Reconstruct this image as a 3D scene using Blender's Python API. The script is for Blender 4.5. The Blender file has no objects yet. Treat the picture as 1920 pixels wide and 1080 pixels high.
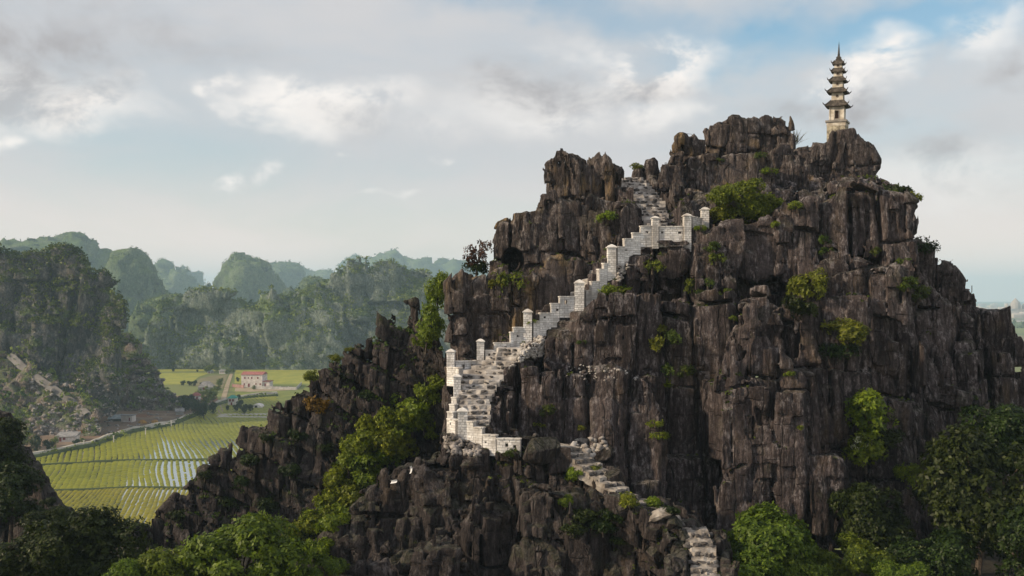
import bpy, math, random
import numpy as np
from concurrent.futures import ThreadPoolExecutor

# ------------------------------------------------------------------ camera, sky, sun, exposure
scene = bpy.context.scene
COL = scene.collection
F = 1867.0            # focal length in pixels of a 1920 px wide picture
HOR = 556.0           # row of the horizon
cam_d = bpy.data.cameras.new('camera')
cam_d.sensor_width = 36.0
cam_d.lens = 36.0 * F / 1920.0
cam_d.shift_y = (HOR - 540.0) / 1920.0
cam_d.clip_start = 0.5
cam_d.clip_end = 40000.0
cam = bpy.data.objects.new('camera', cam_d)
cam.rotation_euler = (math.radians(90), 0, 0)
COL.objects.link(cam)
scene.camera = cam

SUN_EL, SUN_AZ = 27.0, -104.0        # degrees; azimuth clockwise from +Y (the view direction)
scene.view_settings.view_transform = 'Standard'
scene.view_settings.look = 'None'
scene.view_settings.gamma = 1.0
scene.view_settings.exposure = 0.0
scene.cycles.use_denoising = True
scene.cycles.max_bounces = 5
scene.cycles.diffuse_bounces = 2
scene.cycles.glossy_bounces = 2
scene.cycles.transmission_bounces = 3
scene.cycles.transparent_max_bounces = 8
scene.cycles.volume_bounces = 1
scene.cycles.caustics_reflective = False
scene.cycles.caustics_refractive = False

sun_d = bpy.data.lights.new('sun', 'SUN')
sun_d.energy = 5.0
sun_d.angle = math.radians(3.0)
sun_d.color = (1.0, 0.80, 0.56)
sun = bpy.data.objects.new('sun', sun_d)
sun.rotation_euler = (math.radians(90 - SUN_EL), 0, math.radians(180 - SUN_AZ))
COL.objects.link(sun)


class NT:
    """tiny helper for node trees"""
    def __init__(s, tree):
        s.t = tree
        s.n = tree.nodes
        s.n.clear()
    def add(s, typ, ins=None, **props):
        nd = s.n.new(typ)
        for k, v in props.items():
            setattr(nd, k, v)
        for k, v in (ins or {}).items():
            s.set(nd, k, v)
        return nd
    def set(s, nd, k, v):
        sock = nd.inputs[k]
        if isinstance(v, bpy.types.NodeSocket):
            s.t.links.new(v, sock)
        elif isinstance(v, bpy.types.Node):
            s.t.links.new(v.outputs[0], sock)
        else:
            sock.default_value = v
    def math(s, op, a, b=0.0, c=0.0, clamp=False):
        nd = s.add('ShaderNodeMath', operation=op)
        nd.use_clamp = clamp
        s.set(nd, 0, a); s.set(nd, 1, b)
        if op in ('MULTIPLY_ADD', 'SMOOTH_MIN', 'SMOOTH_MAX'):
            s.set(nd, 2, c)
        return nd.outputs[0]
    def vmath(s, op, a, b=(0, 0, 0)):
        nd = s.add('ShaderNodeVectorMath', operation=op)
        s.set(nd, 0, a); s.set(nd, 1, b)
        return nd.outputs[1] if op in ('LENGTH', 'DOT_PRODUCT', 'DISTANCE') else nd.outputs[0]
    def noise(s, vec, scale, detail=4.0, rough=0.55, dist=0.0):
        nd = s.add('ShaderNodeTexNoise', {'Scale': scale, 'Detail': detail, 'Roughness': rough, 'Distortion': dist})
        if vec is not None:
            s.set(nd, 'Vector', vec)
        return nd.outputs[0]
    def step(s, v, lo, hi, a=0.0, b=1.0, smooth=True):
        nd = s.add('ShaderNodeMapRange', {'From Min': lo, 'From Max': hi, 'To Min': a, 'To Max': b})
        nd.interpolation_type = 'SMOOTHSTEP' if smooth else 'LINEAR'
        s.set(nd, 'Value', v)
        return nd.outputs[0]
    def mix(s, fac, a, b, mode='MIX'):
        nd = s.add('ShaderNodeMix', data_type='RGBA', blend_type=mode)
        s.set(nd, 0, fac)
        for k, v in ((6, a), (7, b)):
            if isinstance(v, tuple) and len(v) == 3:
                v = (*v, 1.0)
            s.set(nd, k, v)
        return nd.outputs[2]
    def scale(s, vec, xyz):
        nd = s.add('ShaderNodeMapping')
        s.set(nd, 'Vector', vec)
        nd.inputs['Scale'].default_value = xyz
        return nd.outputs[0]


def pdir(px, py):
    v = np.array([(px - 960) / F, 1.0, -(py - HOR) / F])
    return v / np.linalg.norm(v)


world = bpy.data.worlds.new('World')
scene.world = world
world.use_nodes = True
world.cycles.sampling_method = 'MANUAL'
world.cycles.sample_map_resolution = 256
w = NT(world.node_tree)
tc = w.add('ShaderNodeTexCoord')
D = tc.outputs['Generated']
sky = w.add('ShaderNodeTexSky', sky_type='NISHITA')
sky.sun_disc = False
sky.sun_elevation = math.radians(SUN_EL)
sky.sun_rotation = math.radians(SUN_AZ)
sky.air_density = 1.1
sky.dust_density = 1.6
sky.ozone_density = 1.6
blue = w.mix(1.0, sky.outputs[0], (0.106, 0.122, 0.119), 'MULTIPLY')
sep = w.add('ShaderNodeSeparateXYZ', {0: D})
# clouds live on a flat layer overhead: project the direction on it, so that they flatten towards the horizon
zc = w.math('ADD', w.math('MAXIMUM', sep.outputs[2], 0.0), 0.16)
plane = w.add('ShaderNodeCombineXYZ')
w.set(plane, 0, w.math('DIVIDE', sep.outputs[0], zc)); w.set(plane, 1, w.math('DIVIDE', sep.outputs[1], zc))
wob = w.add('ShaderNodeTexNoise', {'Vector': w.scale(D, (1, 1, 1.6)), 'Scale': 7.0, 'Detail': 4.0, 'Roughness': 0.58})
warp = w.vmath('SUBTRACT', wob.outputs[1], (0.5, 0.5, 0.5))
Dw = w.vmath('ADD', D, w.vmath('MULTIPLY', warp, (0.20, 0.20, 0.11)))


def blob(px, py, rx, ry, amount, hard=0.0):
    c = pdir(px, py)
    v = w.vmath('MULTIPLY', w.vmath('SUBTRACT', Dw, tuple(c)), (F / rx, F / rx, F / ry))
    d = w.vmath('LENGTH', v)
    return w.step(d, 1.0, hard, 0.0, amount)


def total(lst):
    a = lst[0]
    for b in lst[1:]:
        a = w.math('ADD', a, b)
    return a


veil = w.noise(w.scale(D, (1.0, 1.0, 3.2)), 3.1, 6.0, 0.55, 0.4)
gap = total([blob(1690, 40, 360, 105, 1.0), blob(1450, 95, 300, 80, 0.6), blob(1020, 15, 420, 60, 0.6),
             blob(330, 270, 260, 130, 0.14), blob(800, 320, 300, 60, 0.12), blob(1270, 40, 160, 50, 0.3)])
cover = w.math('SUBTRACT', w.step(veil, 0.18, 0.66, 0.55, 1.0), gap, clamp=True)
veil_col = w.mix(w.step(sep.outputs[2], 0.0, 0.15), (0.90, 0.735, 0.64), (0.505, 0.495, 0.505))
c0 = w.mix(cover, blue, veil_col)
# lit cumulus tops
puff = total([blob(545, 205, 190, 75, 0.8, 0.2), blob(1215, 120, 190, 80, 0.9, 0.2), blob(1000, 210, 300, 90, 0.5),
              blob(1255, 215, 120, 55, 0.7, 0.2), blob(445, 322, 75, 24, 0.8, 0.2), blob(715, 382, 60, 16, 0.6), blob(670, 285, 30, 14, 0.5),
              blob(850, 300, 40, 14, 0.5), blob(110, 190, 200, 70, 0.8, 0.1), blob(1610, 130, 120, 90, 0.9), blob(20, 245, 60, 30, 0.8, 0.2),
              blob(405, 175, 35, 50, 0.6), blob(700, 170, 140, 60, 0.5), blob(1840, 70, 120, 60, 0.6),
              blob(1750, 330, 330, 90, 0.45)])
tex = w.noise(w.scale(D, (1, 1, 1.5)), 11.0, 6.0, 0.62, 0.3)
puff = w.math('MULTIPLY', w.math('MULTIPLY', puff, 1.35), w.step(tex, 0.36, 0.54), clamp=True)
c1 = w.mix(puff, c0, (0.78, 0.735, 0.70))
# grey undersides
grey = total([blob(960, 165, 280, 60, 0.8), blob(1240, 150, 160, 45, 0.85), blob(1640, 195, 90, 40, 0.8, 0.2), blob(1890, 150, 90, 40, 0.85, 0.2),
              blob(1500, 205, 120, 40, 0.6), blob(1730, 275, 130, 40, 0.6), blob(70, 110, 240, 130, 1.0), blob(620, 225, 170, 40, 0.45),
              blob(1910, 275, 60, 25, 0.5), blob(300, 90, 300, 70, 0.45), blob(1820, 250, 120, 50, 0.5), blob(1240, 215, 70, 30, 0.4)])
grey = w.math('MULTIPLY', grey, w.step(tex, 0.62, 0.36, 0.25, 1.0), clamp=True)
c2 = w.mix(grey, c1, (0.315, 0.290, 0.295))
bg = w.add('ShaderNodeBackground', {'Color': c2, 'Strength': 1.32})
out = w.add('ShaderNodeOutputWorld', {'Surface': bg})


# ------------------------------------------------------------------ helpers
def at(px, py, Y):
    return ((px - 960) / F * Y, Y, -(py - HOR) / F * Y)

GZ = -50.0
def ground_at(px, py, dz=0.0):
    Y = -(GZ) * F / (py - HOR)
    return ((px - 960) / F * Y, Y, GZ + dz)


def tag(o, label=None, cat=None, group=None, kind=None):
    if label: o['label'] = label
    if cat: o['category'] = cat
    if group: o['group'] = group
    if kind: o['kind'] = kind
    return o


def link(o, parent=None):
    COL.objects.link(o)
    if parent is not None:
        o.parent = parent
    return o


def empty(name, loc=(0, 0, 0), rz=0.0, parent=None):
    o = bpy.data.objects.new(name, None)
    o.location = loc
    o.rotation_euler = (0, 0, rz)
    o.empty_display_size = 0.2
    return link(o, parent)


def mesh_np(name, verts, faces, mat=None, smooth=False, attrs=None, sharp=None):
    """faces: (N,4) or (N,3) int array"""
    me = bpy.data.meshes.new(name)
    verts = np.asarray(verts, dtype=np.float32)
    faces = np.asarray(faces, dtype=np.int32)
    k = faces.shape[1]
    me.vertices.add(len(verts)); me.vertices.foreach_set('co', verts.ravel())
    me.loops.add(faces.size); me.loops.foreach_set('vertex_index', faces.ravel())
    me.polygons.add(len(faces))
    me.polygons.foreach_set('loop_start', np.arange(0, faces.size, k, dtype=np.int32))
    if smooth:
        me.polygons.foreach_set('use_smooth', np.ones(len(faces), dtype=bool))
    for an, arr in (attrs or {}).items():
        a = me.attributes.new(an, 'FLOAT_COLOR', 'POINT')
        c = np.ones((len(verts), 4), dtype=np.float32)
        c[:, :arr.shape[1]] = arr
        a.data.foreach_set('color', c.ravel())
    me.update(calc_edges=True)
    if mat: me.materials.append(mat)
    if sharp: me.set_sharp_from_angle(angle=sharp)
    return me


def obj(name, me, parent=None, loc=None):
    o = bpy.data.objects.new(name, me)
    if loc is not None: o.location = loc
    return link(o, parent)


class MB:
    """collects simple shapes, builds one mesh object"""
    def __init__(s):
        s.v = []; s.f = []
    def raw(s, vs, fs):
        b = len(s.v)
        s.v += [tuple(p) for p in vs]
        s.f += [tuple(b + i for i in q) for q in fs]
        return s
    def box(s, x0, x1, y0, y1, z0, z1):
        return s.raw([(x0, y0, z0), (x1, y0, z0), (x1, y1, z0), (x0, y1, z0), (x0, y0, z1), (x1, y0, z1), (x1, y1, z1), (x0, y1, z1)],
                     [(0, 3, 2, 1), (4, 5, 6, 7), (0, 1, 5, 4), (1, 2, 6, 5), (2, 3, 7, 6), (3, 0, 4, 7)])
    def frustum(s, a, b, z0, z1):
        """square frustum: half sizes a (bottom), b (top)"""
        return s.raw([(-a, -a, z0), (a, -a, z0), (a, a, z0), (-a, a, z0), (-b, -b, z1), (b, -b, z1), (b, b, z1), (-b, b, z1)],
                     [(0, 3, 2, 1), (4, 5, 6, 7), (0, 1, 5, 4), (1, 2, 6, 5), (2, 3, 7, 6), (3, 0, 4, 7)])
    def tube(s, pts, rads, n=6, cap=True):
        pts = [np.array(p, float) for p in pts]
        rings = []
        for i, p in enumerate(pts):
            d = pts[min(i + 1, len(pts) - 1)] - pts[max(i - 1, 0)]
            d = d / (np.linalg.norm(d) + 1e-9)
            u = np.cross(d, (0, 0, 1.0)) if abs(d[2]) < 0.9 else np.cross(d, (1.0, 0, 0))
            u /= np.linalg.norm(u); v = np.cross(d, u)
            rings.append([p + rads[i] * (math.cos(a) * u + math.sin(a) * v) for a in [2 * math.pi * k / n for k in range(n)]])
        vs = [q for r in rings for q in r]
        fs = []
        for i in range(len(pts) - 1):
            for k in range(n):
                a, b = i * n + k, i * n + (k + 1) % n
                fs.append((a, b, b + n, a + n))
        if cap:
            fs.append(tuple(range(n - 1, -1, -1))); fs.append(tuple(range((len(pts) - 1) * n, len(pts) * n)))
        return s.raw(vs, fs)
    def build(s, name, mat, parent=None, loc=None, smooth=False):
        me = bpy.data.meshes.new(name)
        me.from_pydata([tuple(float(c) for c in p) for p in s.v], [], s.f)
        if smooth:
            me.polygons.foreach_set('use_smooth', [True] * len(me.polygons))
        me.update()
        if mat: me.materials.append(mat)
        return obj(name, me, parent, loc)


# ------------------------------------------------------------------ noise
_r = np.random.default_rng(11)
_T3 = (_r.random(64 ** 3).astype(np.float32) * 2 - 1)
_JX = _r.random(4096).astype(np.float32); _JY = _r.random(4096).astype(np.float32); _JH = _r.random(4096).astype(np.float32)
f4 = np.float32


def vn(x, y, z):
    xf = np.floor(x); yf = np.floor(y); zf = np.floor(z)
    xi = xf.astype(np.int32); yi = yf.astype(np.int32); zi = zf.astype(np.int32)
    u = (x - xf).astype(f4); v = (y - yf).astype(f4); t = (z - zf).astype(f4)
    u = u * u * (3 - 2 * u); v = v * v * (3 - 2 * v); t = t * t * (3 - 2 * t)
    x0 = (xi & 63) << 12; x1 = ((xi + 1) & 63) << 12
    y0 = (yi & 63) << 6; y1 = ((yi + 1) & 63) << 6
    z0 = zi & 63; z1 = (zi + 1) & 63
    a = _T3[x0 | y0 | z0]; a += (_T3[x1 | y0 | z0] - a) * u
    b = _T3[x0 | y1 | z0]; b += (_T3[x1 | y1 | z0] - b) * u
    a += (b - a) * v
    c = _T3[x0 | y0 | z1]; c += (_T3[x1 | y0 | z1] - c) * u
    d = _T3[x0 | y1 | z1]; d += (_T3[x1 | y1 | z1] - d) * u
    c += (d - c) * v
    return a + (c - a) * t


def fbm(x, y, z, o=3):
    s = vn(x, y, z); a = 1.0
    for i in range(1, o):
        a *= 0.5; k = 2.03 ** i
        s = s + a * vn(x * k + 17.3 * i, y * k + 5.1 * i, z * k + 9.7 * i)
    return s


def vor(x, y):
    """2-D cells: edge distance and a cell number"""
    xi = np.floor(x).astype(np.int32); yi = np.floor(y).astype(np.int32)
    F1 = np.full(x.shape, 9.0, f4); F2 = F1.copy(); idc = np.zeros(x.shape, np.int32)
    ox = np.zeros(x.shape, f4); oy = np.zeros(x.shape, f4)
    for dx in (-1, 0, 1):
        for dy in (-1, 0, 1):
            cx = xi + dx; cy = yi + dy
            k = ((cx & 63) << 6) | (cy & 63)
            ax = cx + 0.1 + 0.8 * _JX[k] - x; ay = cy + 0.1 + 0.8 * _JY[k] - y
            d = (ax * ax + ay * ay).astype(f4)
            near = d < F1
            F2 = np.where(near, F1, np.minimum(F2, d))
            idc = np.where(near, k, idc)
            ox = np.where(near, ax, ox); oy = np.where(near, ay, oy)
            F1 = np.where(near, d, F1)
    return (np.sqrt(F2) - np.sqrt(F1)) * 0.5, idc, ox, oy


def rnd(i, k):
    return _JH[(i * 131 + k * 977 + 57) & 4095]


# ------------------------------------------------------------------ rock engine: outlines with depth, joints, bedding and flutes
class Mass:
    """a rock mass: front outline (picture pixels at depth Yr), front face Yf, back Yb, lean of the face, taper to the back"""
    def __init__(s, pts, Yf, Yb, lean=0.0, taper=0.25, Yr=None, dome=None, rnd_=0.5):
        Yr = Yr or Yf
        s.p = np.array([((a - 960) / F * Yr, -(b - HOR) / F * Yr) for a, b in pts], dtype=np.float64)
        s.Yf, s.Yb, s.lean, s.taper, s.dome, s.k = Yf, Yb, lean, taper, dome, rnd_
        s.z0 = s.p[:, 1].max()
    def prepare(s, bb, res):
        s.res = res
        s.ox, s.oz = bb[0] - 1, bb[4] - 1
        nx = int((bb[1] - s.ox + 2) / res) + 2; nz = int((bb[5] - s.oz + 2) / res) + 2
        X, Z = np.meshgrid(s.ox + res * np.arange(nx), s.oz + res * np.arange(nz), indexing='ij')
        d = np.full(X.shape, 1e9); sgn = np.zeros(X.shape, bool)
        P = s.p; n = len(P)
        for i in range(n):
            ax, az = P[i]; bx, bz = P[(i + 1) % n]
            ex, ez = bx - ax, bz - az
            t = np.clip(((X - ax) * ex + (Z - az) * ez) / (ex * ex + ez * ez + 1e-12), 0, 1)
            d = np.minimum(d, (X - ax - t * ex) ** 2 + (Z - az - t * ez) ** 2)
            c = ((az > Z) != (bz > Z)) & (X < (bx - ax) * (Z - az) / (bz - az + 1e-12) + ax)
            sgn ^= c
        d = np.sqrt(d); d[sgn] *= -1
        s.tab = d.astype(f4); s.nz = nz; s.nx = nx
    def sdf(s, x, y, z):
        gx = np.clip((x - s.ox) / s.res, 0, s.nx - 1.001); gz = np.clip((z - s.oz) / s.res, 0, s.nz - 1.001)
        ix = gx.astype(np.int32); iz = gz.astype(np.int32)
        u = (gx - ix).astype(f4); v = (gz - iz).astype(f4)
        t = s.tab
        d = (t[ix, iz] * (1 - u) + t[ix + 1, iz] * u) * (1 - v) + (t[ix, iz + 1] * (1 - u) + t[ix + 1, iz + 1] * u) * v
        if s.dome:
            R, T = s.dome
            Yc = s.Yf + T
            return d + R * ((y - Yc) / T) ** 2
        yf = s.Yf + s.lean * (z - s.z0)
        d = d + s.taper * np.maximum(y - yf, 0)
        k = s.k
        a = yf - y
        m = np.maximum(d, a); h = np.maximum(k - np.abs(d - a), 0) / k
        m = m + h * h * k * 0.25
        return np.maximum(m, y - s.Yb)


class Rock:
    def __init__(s, masses, **kw):
        s.m = masses
        s.cs = 2.4; s.cs2 = 0.9; s.amp = 0.55; s.crack = 0.14; s.depth = 0.9; s.th = 3.2; s.dip = 0.04; s.bed = 0.09
        s.flute = 0.13; s.ff = 1.9; s.rough = 0.10; s.warp = 0.7; s.fill = []; s.clear = []; s.seed = 0.0; s.lump = 0.5; s.S = 1.0; s.spike = 0.0
        s.round = 0.10; s.ridged = 0.0; s.largest = False; s.tilt = 0.35; s.tilt2 = 0.35; s.maxout = 0.45; s.cull = False; s.caves = []; s.amp2 = 0.16; s.bias = 0.1; s.crack2 = 0.05; s.depth2 = 0.3
        for k, v in kw.items(): setattr(s, k, v)
    def field(s, x, y, z, attr=False):
        S = s.S; sd = s.seed
        X, Y, Z = x / S + sd, y / S + sd * 0.7, z / S
        wx = fbm(X * .3, Y * .3, Z * .16, 2); wy = vn(X * .3 + 31, Y * .3 + 7, Z * .16)
        f = None
        lx = x + s.lump * S * wx * 0.6; ly = y + s.lump * S * vn(X * .45 + 3, Y * .45, Z * .45); lz = z + s.lump * S * 0.6 * wy
        if s.spike:
            sp = np.abs(vn(X * 1.3, Y * 1.3, Z * 0.1 + 4)); lz = lz + s.spike * S * (sp - 0.3) + 0.5 * s.spike * S * vn(X * 3.1, Y * 3.1, Z * 0.15)
        for m in s.m:
            d = m.sdf(lx, ly, lz)
            f = d if f is None else np.minimum(f, d)
        for (p, hw, top, low) in s.fill:
            f = np.minimum(f, curtain(x, y, z, p, hw, top, low))
        f = f / S
        f00 = f
        e, i, ox, oy = vor((X + s.warp * wx) / s.cs, (Y + s.warp * wy) / s.cs)
        e = e * s.cs
        zz = (Z + s.dip * X + 0.35 * wx * s.th * 0.5) / s.th + (rnd(i, 5) - 0.5) * 0.5
        k = np.floor(zz).astype(np.int32)
        ez = np.minimum(zz - k, k + 1 - zz) * s.th
        h = rnd(i, k)
        e2, i2, ox2, oy2 = vor((X + s.warp * .6 * wx + 9.3) / s.cs2, (Y + s.warp * .6 * wy + 2.1) / s.cs2)
        e2 = e2 * s.cs2
        h2 = rnd(i2, k + 3 * (np.floor(zz * 2.3 + rnd(i2, 2)).astype(np.int32)))
        f = f + s.amp * (h - 0.5) + s.amp2 * (h2 - 0.5) - s.bias
        if s.tilt:
            f = f + s.tilt * ((rnd(i, k + 11) - .5) * ox * s.cs + (rnd(i, k + 23) - .5) * oy * s.cs + (rnd(i, k + 31) - .5) * (zz - k - .5) * s.th)
        if s.tilt2:
            z2 = zz * 2.3 + rnd(i2, 2); k2 = np.floor(z2).astype(np.int32)
            f = f + s.tilt2 * ((rnd(i2, k2 + 11) - .5) * ox2 * s.cs2 + (rnd(i2, k2 + 23) - .5) * oy2 * s.cs2 + (rnd(i2, k2 + 31) - .5) * (z2 - k2 - .5) * s.th / 2.3)
        f = f + s.round * np.exp(-e / 0.22) + 0.7 * s.round * np.exp(-ez / 0.16)
        g = f
        wmod = np.clip(0.65 + 0.8 * vn(X * .23 + 50, Y * .23, Z * .23), 0.0, 1.7)
        cr = np.maximum(s.crack * wmod - e, s.bed * wmod - ez)
        f = np.maximum(f, np.minimum(cr, f + s.depth))
        cr2 = s.crack2 * wmod - e2
        f = np.maximum(f, np.minimum(cr2, g + s.depth2))
        fl = vn(X * s.ff + 1.7 * wx, Y * s.ff + 1.7 * wy, Z * 0.16)
        fl2 = vn(X * s.ff * 2.3, Y * s.ff * 2.3, Z * 0.35 + 11)
        flu = np.abs(fl) + 0.5 * np.abs(fl2)
        if s.ridged:
            rr = np.abs(vn(X * .9 + 7, Y * .9, Z * 1.5)) + 0.5 * np.abs(vn(X * 2.1, Y * 2.1 + 5, Z * 3.1)) + 0.28 * np.abs(vn(X * 4.3, Y * 4.3, Z * 5.3 + 8))
            f = f + s.ridged * (rr - 0.5)
        r = fbm(X * 0.8, Y * 0.8, Z * 0.8, 4)
        f = f + s.flute * (flu - 0.4) * np.clip(0.9 + 1.3 * vn(X * .35, Y * .35 + 20, Z * .3), 0.15, 2.0) + s.rough * r
        f = np.maximum(f, f00 - s.maxout)
        f = f * S
        for (c, rad) in s.caves:
            q = np.sqrt(((x - c[0]) / rad[0]) ** 2 + ((y - c[1]) / rad[1]) ** 2 + ((z - c[2]) / rad[2]) ** 2)
            f = np.maximum(f, (1 - q) * min(rad))
        for (p, hw, top, low) in s.clear:
            f = np.maximum(f, -curtain(x, y, z, p, hw, top, low))
        if attr:
            return f, np.stack([rnd(i, k + 7) * 0.6 + 0.4 * h2, np.clip(flu, 0, 1.2), np.clip(np.minimum(np.minimum(e, ez) * 2, e2 * 4), 0, 1)], 1)
        return f


def curtain(x, y, z, p, hw, top, low):
    """vertical wall round a polyline p (x,y,z): from z+low to z+top, half width hw"""
    best = np.full(x.shape, 1e6, f4)
    for a, b in zip(p[:-1], p[1:]):
        ex, ey = b[0] - a[0], b[1] - a[1]
        t = np.clip(((x - a[0]) * ex + (y - a[1]) * ey) / (ex * ex + ey * ey + 1e-9), 0, 1)
        d = np.sqrt((x - a[0] - t * ex) ** 2 + (y - a[1] - t * ey) ** 2) - hw
        zl = a[2] + t * (b[2] - a[2])
        q = np.maximum(d, np.maximum(z - (zl + top), (zl + low) - z))
        best = np.minimum(best, q)
    return best


POOL = ThreadPoolExecutor(4)

def par(fn, P, attr=False):
    n = len(P)
    ch = [P[i:i + 60000] for i in range(0, n, 60000)]
    return list(POOL.map(fn, ch))


def build_rock(rock, bb, vox, sub=4):
    """sparse surface nets. bb = (x0,x1,y0,y1,z0,z1). returns verts, quads, attributes"""
    cv = vox * sub
    n = [int(math.ceil((bb[2 * i + 1] - bb[2 * i]) / cv)) for i in range(3)]
    org = np.array([bb[0], bb[2], bb[4]])
    for m in rock.m:
        m.prepare(bb, max(vox, 0.1 * rock.S))
    g = np.stack(np.meshgrid(*[np.arange(k + 1) for k in n], indexing='ij'), -1).reshape(-1, 3)
    P = (org + g * cv).astype(f4)
    fn = lambda q: rock.field(q[:, 0], q[:, 1], q[:, 2])
    fc = np.concatenate(par(fn, P)).reshape(n[0] + 1, n[1] + 1, n[2] + 1)
    mn = np.full(n, 1e9, f4); mx = np.full(n, -1e9, f4)
    for dx in (0, 1):
        for dy in (0, 1):
            for dz in (0, 1):
                q = fc[dx:dx + n[0], dy:dy + n[1], dz:dz + n[2]]
                mn = np.minimum(mn, q); mx = np.maximum(mx, q)
    band = cv * 0.45
    am = (mn < band) & (mx > -band)
    if rock.cull:      # leave out the far side, which nothing here can see
        cc = fc
        for _ in range(3):
            for ax in range(3):
                cc = (cc + np.roll(cc, 1, ax) + np.roll(cc, -1, ax)) / 3
        gx, gy, gz = [q[:-1, :-1, :-1] for q in np.gradient(cc)]
        ctr = [org[i] + (np.arange(n[i]) + .5) * cv for i in range(3)]
        dot = -(gx * ctr[0][:, None, None] + gy * ctr[1][None, :, None] + gz * ctr[2][None, None, :])
        nn = np.sqrt(gx ** 2 + gy ** 2 + gz ** 2) * np.sqrt(ctr[0][:, None, None] ** 2 + ctr[1][None, :, None] ** 2 + ctr[2][None, None, :] ** 2)
        am &= dot > -0.45 * nn
    act = np.argwhere(am)
    N = [k * sub + 1 for k in n]
    st = np.array([N[1] * N[2], N[2], 1], dtype=np.int64)
    loc = np.stack(np.meshgrid(*[np.arange(sub + 1)] * 3, indexing='ij'), -1).reshape(-1, 3)
    ids = ((act * sub) @ st)[:, None] + (loc @ st)[None]
    uid = np.unique(ids.ravel())
    gi = np.stack([uid // st[0], (uid // st[1]) % N[1], uid % N[2]], 1)
    f = np.concatenate(par(fn, (org + gi * vox).astype(f4)))
    f[f == 0] = 1e-6
    # fine cells
    loc = np.stack(np.meshgrid(*[np.arange(sub)] * 3, indexing='ij'), -1).reshape(-1, 3)
    cid = (((act * sub) @ st)[:, None] + (loc @ st)[None]).ravel()
    cor = np.array([[a, b, c] for a in (0, 1) for b in (0, 1) for c in (0, 1)])
    coff = cor @ st
    base = np.searchsorted(uid, cid)
    F8 = np.empty((len(cid), 8), f4)
    for k in range(8):
        F8[:, k] = f[np.searchsorted(uid, cid + coff[k])]
    ins = F8 < 0
    s8 = ins.sum(1)
    keep = (s8 > 0) & (s8 < 8)
    cid = cid[keep]; F8 = F8[keep]
    o = np.argsort(cid); cid = cid[o]; F8 = F8[o]
    acc = np.zeros((len(cid), 3), f4); cnt = np.zeros(len(cid), f4)
    for a in range(8):
        for b in range(a + 1, 8):
            if np.abs(cor[a] - cor[b]).sum() != 1: continue
            fa, fb = F8[:, a], F8[:, b]
            c = (fa < 0) != (fb < 0)
            t = np.where(c, fa / (fa - fb + 1e-12), 0)
            p = cor[a][None] + t[:, None] * (cor[b] - cor[a])[None]
            acc += p * c[:, None]; cnt += c
    ci = np.stack([cid // st[0], (cid // st[1]) % N[1], cid % N[2]], 1)
    V = (org + (ci + acc / cnt[:, None]) * vox).astype(f4)
    quads = []
    for ax in range(3):
        u, v = (ax + 1) % 3, (ax + 2) % 3
        # edge from corner 0 along ax of each cell; its four cells: c, c-u, c-u-v, c-v
        k1 = [0, 0, 0]; k1[ax] = 1
        k1 = k1[0] * 4 + k1[1] * 2 + k1[2]
        a = F8[:, 0] < 0; b = F8[:, k1] < 0
        sel = np.nonzero((a != b) & (ci[:, u] > 0) & (ci[:, v] > 0))[0]
        q = []
        ok = np.ones(len(sel), bool)
        for d in (0, st[u], st[u] + st[v], st[v]):
            j = np.searchsorted(cid, cid[sel] - d)
            j = np.minimum(j, len(cid) - 1)
            ok &= cid[j] == cid[sel] - d
            q.append(j)
        q = np.stack(q, 1)[ok]; fl = a[sel][ok]
        q[~fl] = q[~fl][:, ::-1]
        quads.append(q)
    Q = np.concatenate(quads)
    # drop crumbs that hang in the air
    lab = np.arange(len(V)); E = np.concatenate([Q[:, [0, 1]], Q[:, [1, 2]], Q[:, [2, 3]]])
    for _ in range(60):
        m_ = np.minimum(lab[E[:, 0]], lab[E[:, 1]])
        new = lab.copy()
        np.minimum.at(new, E[:, 0], m_); np.minimum.at(new, E[:, 1], m_)
        new = np.minimum(new, new[new]); new = new[new]
        if (new == lab).all(): break
        lab = new
    cnt_ = np.bincount(lab, minlength=len(V))
    big = cnt_[lab] >= (cnt_.max() if rock.largest else 0.02 * len(V))
    Q = Q[big[Q[:, 0]]]
    ren = np.cumsum(big) - 1
    V = V[big]; Q = ren[Q]
    at_ = np.concatenate([r[1] for r in par(lambda q: rock.field(q[:, 0], q[:, 1], q[:, 2], True), V)])
    return V, Q, at_

# ------------------------------------------------------------------ materials
def material(name):
    m = bpy.data.materials.new(name)
    m.use_nodes = True
    return m, NT(m.node_tree)


def finish(n, bsdf, disp=None):
    n.add('ShaderNodeOutputMaterial', {'Surface': bsdf})


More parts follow.
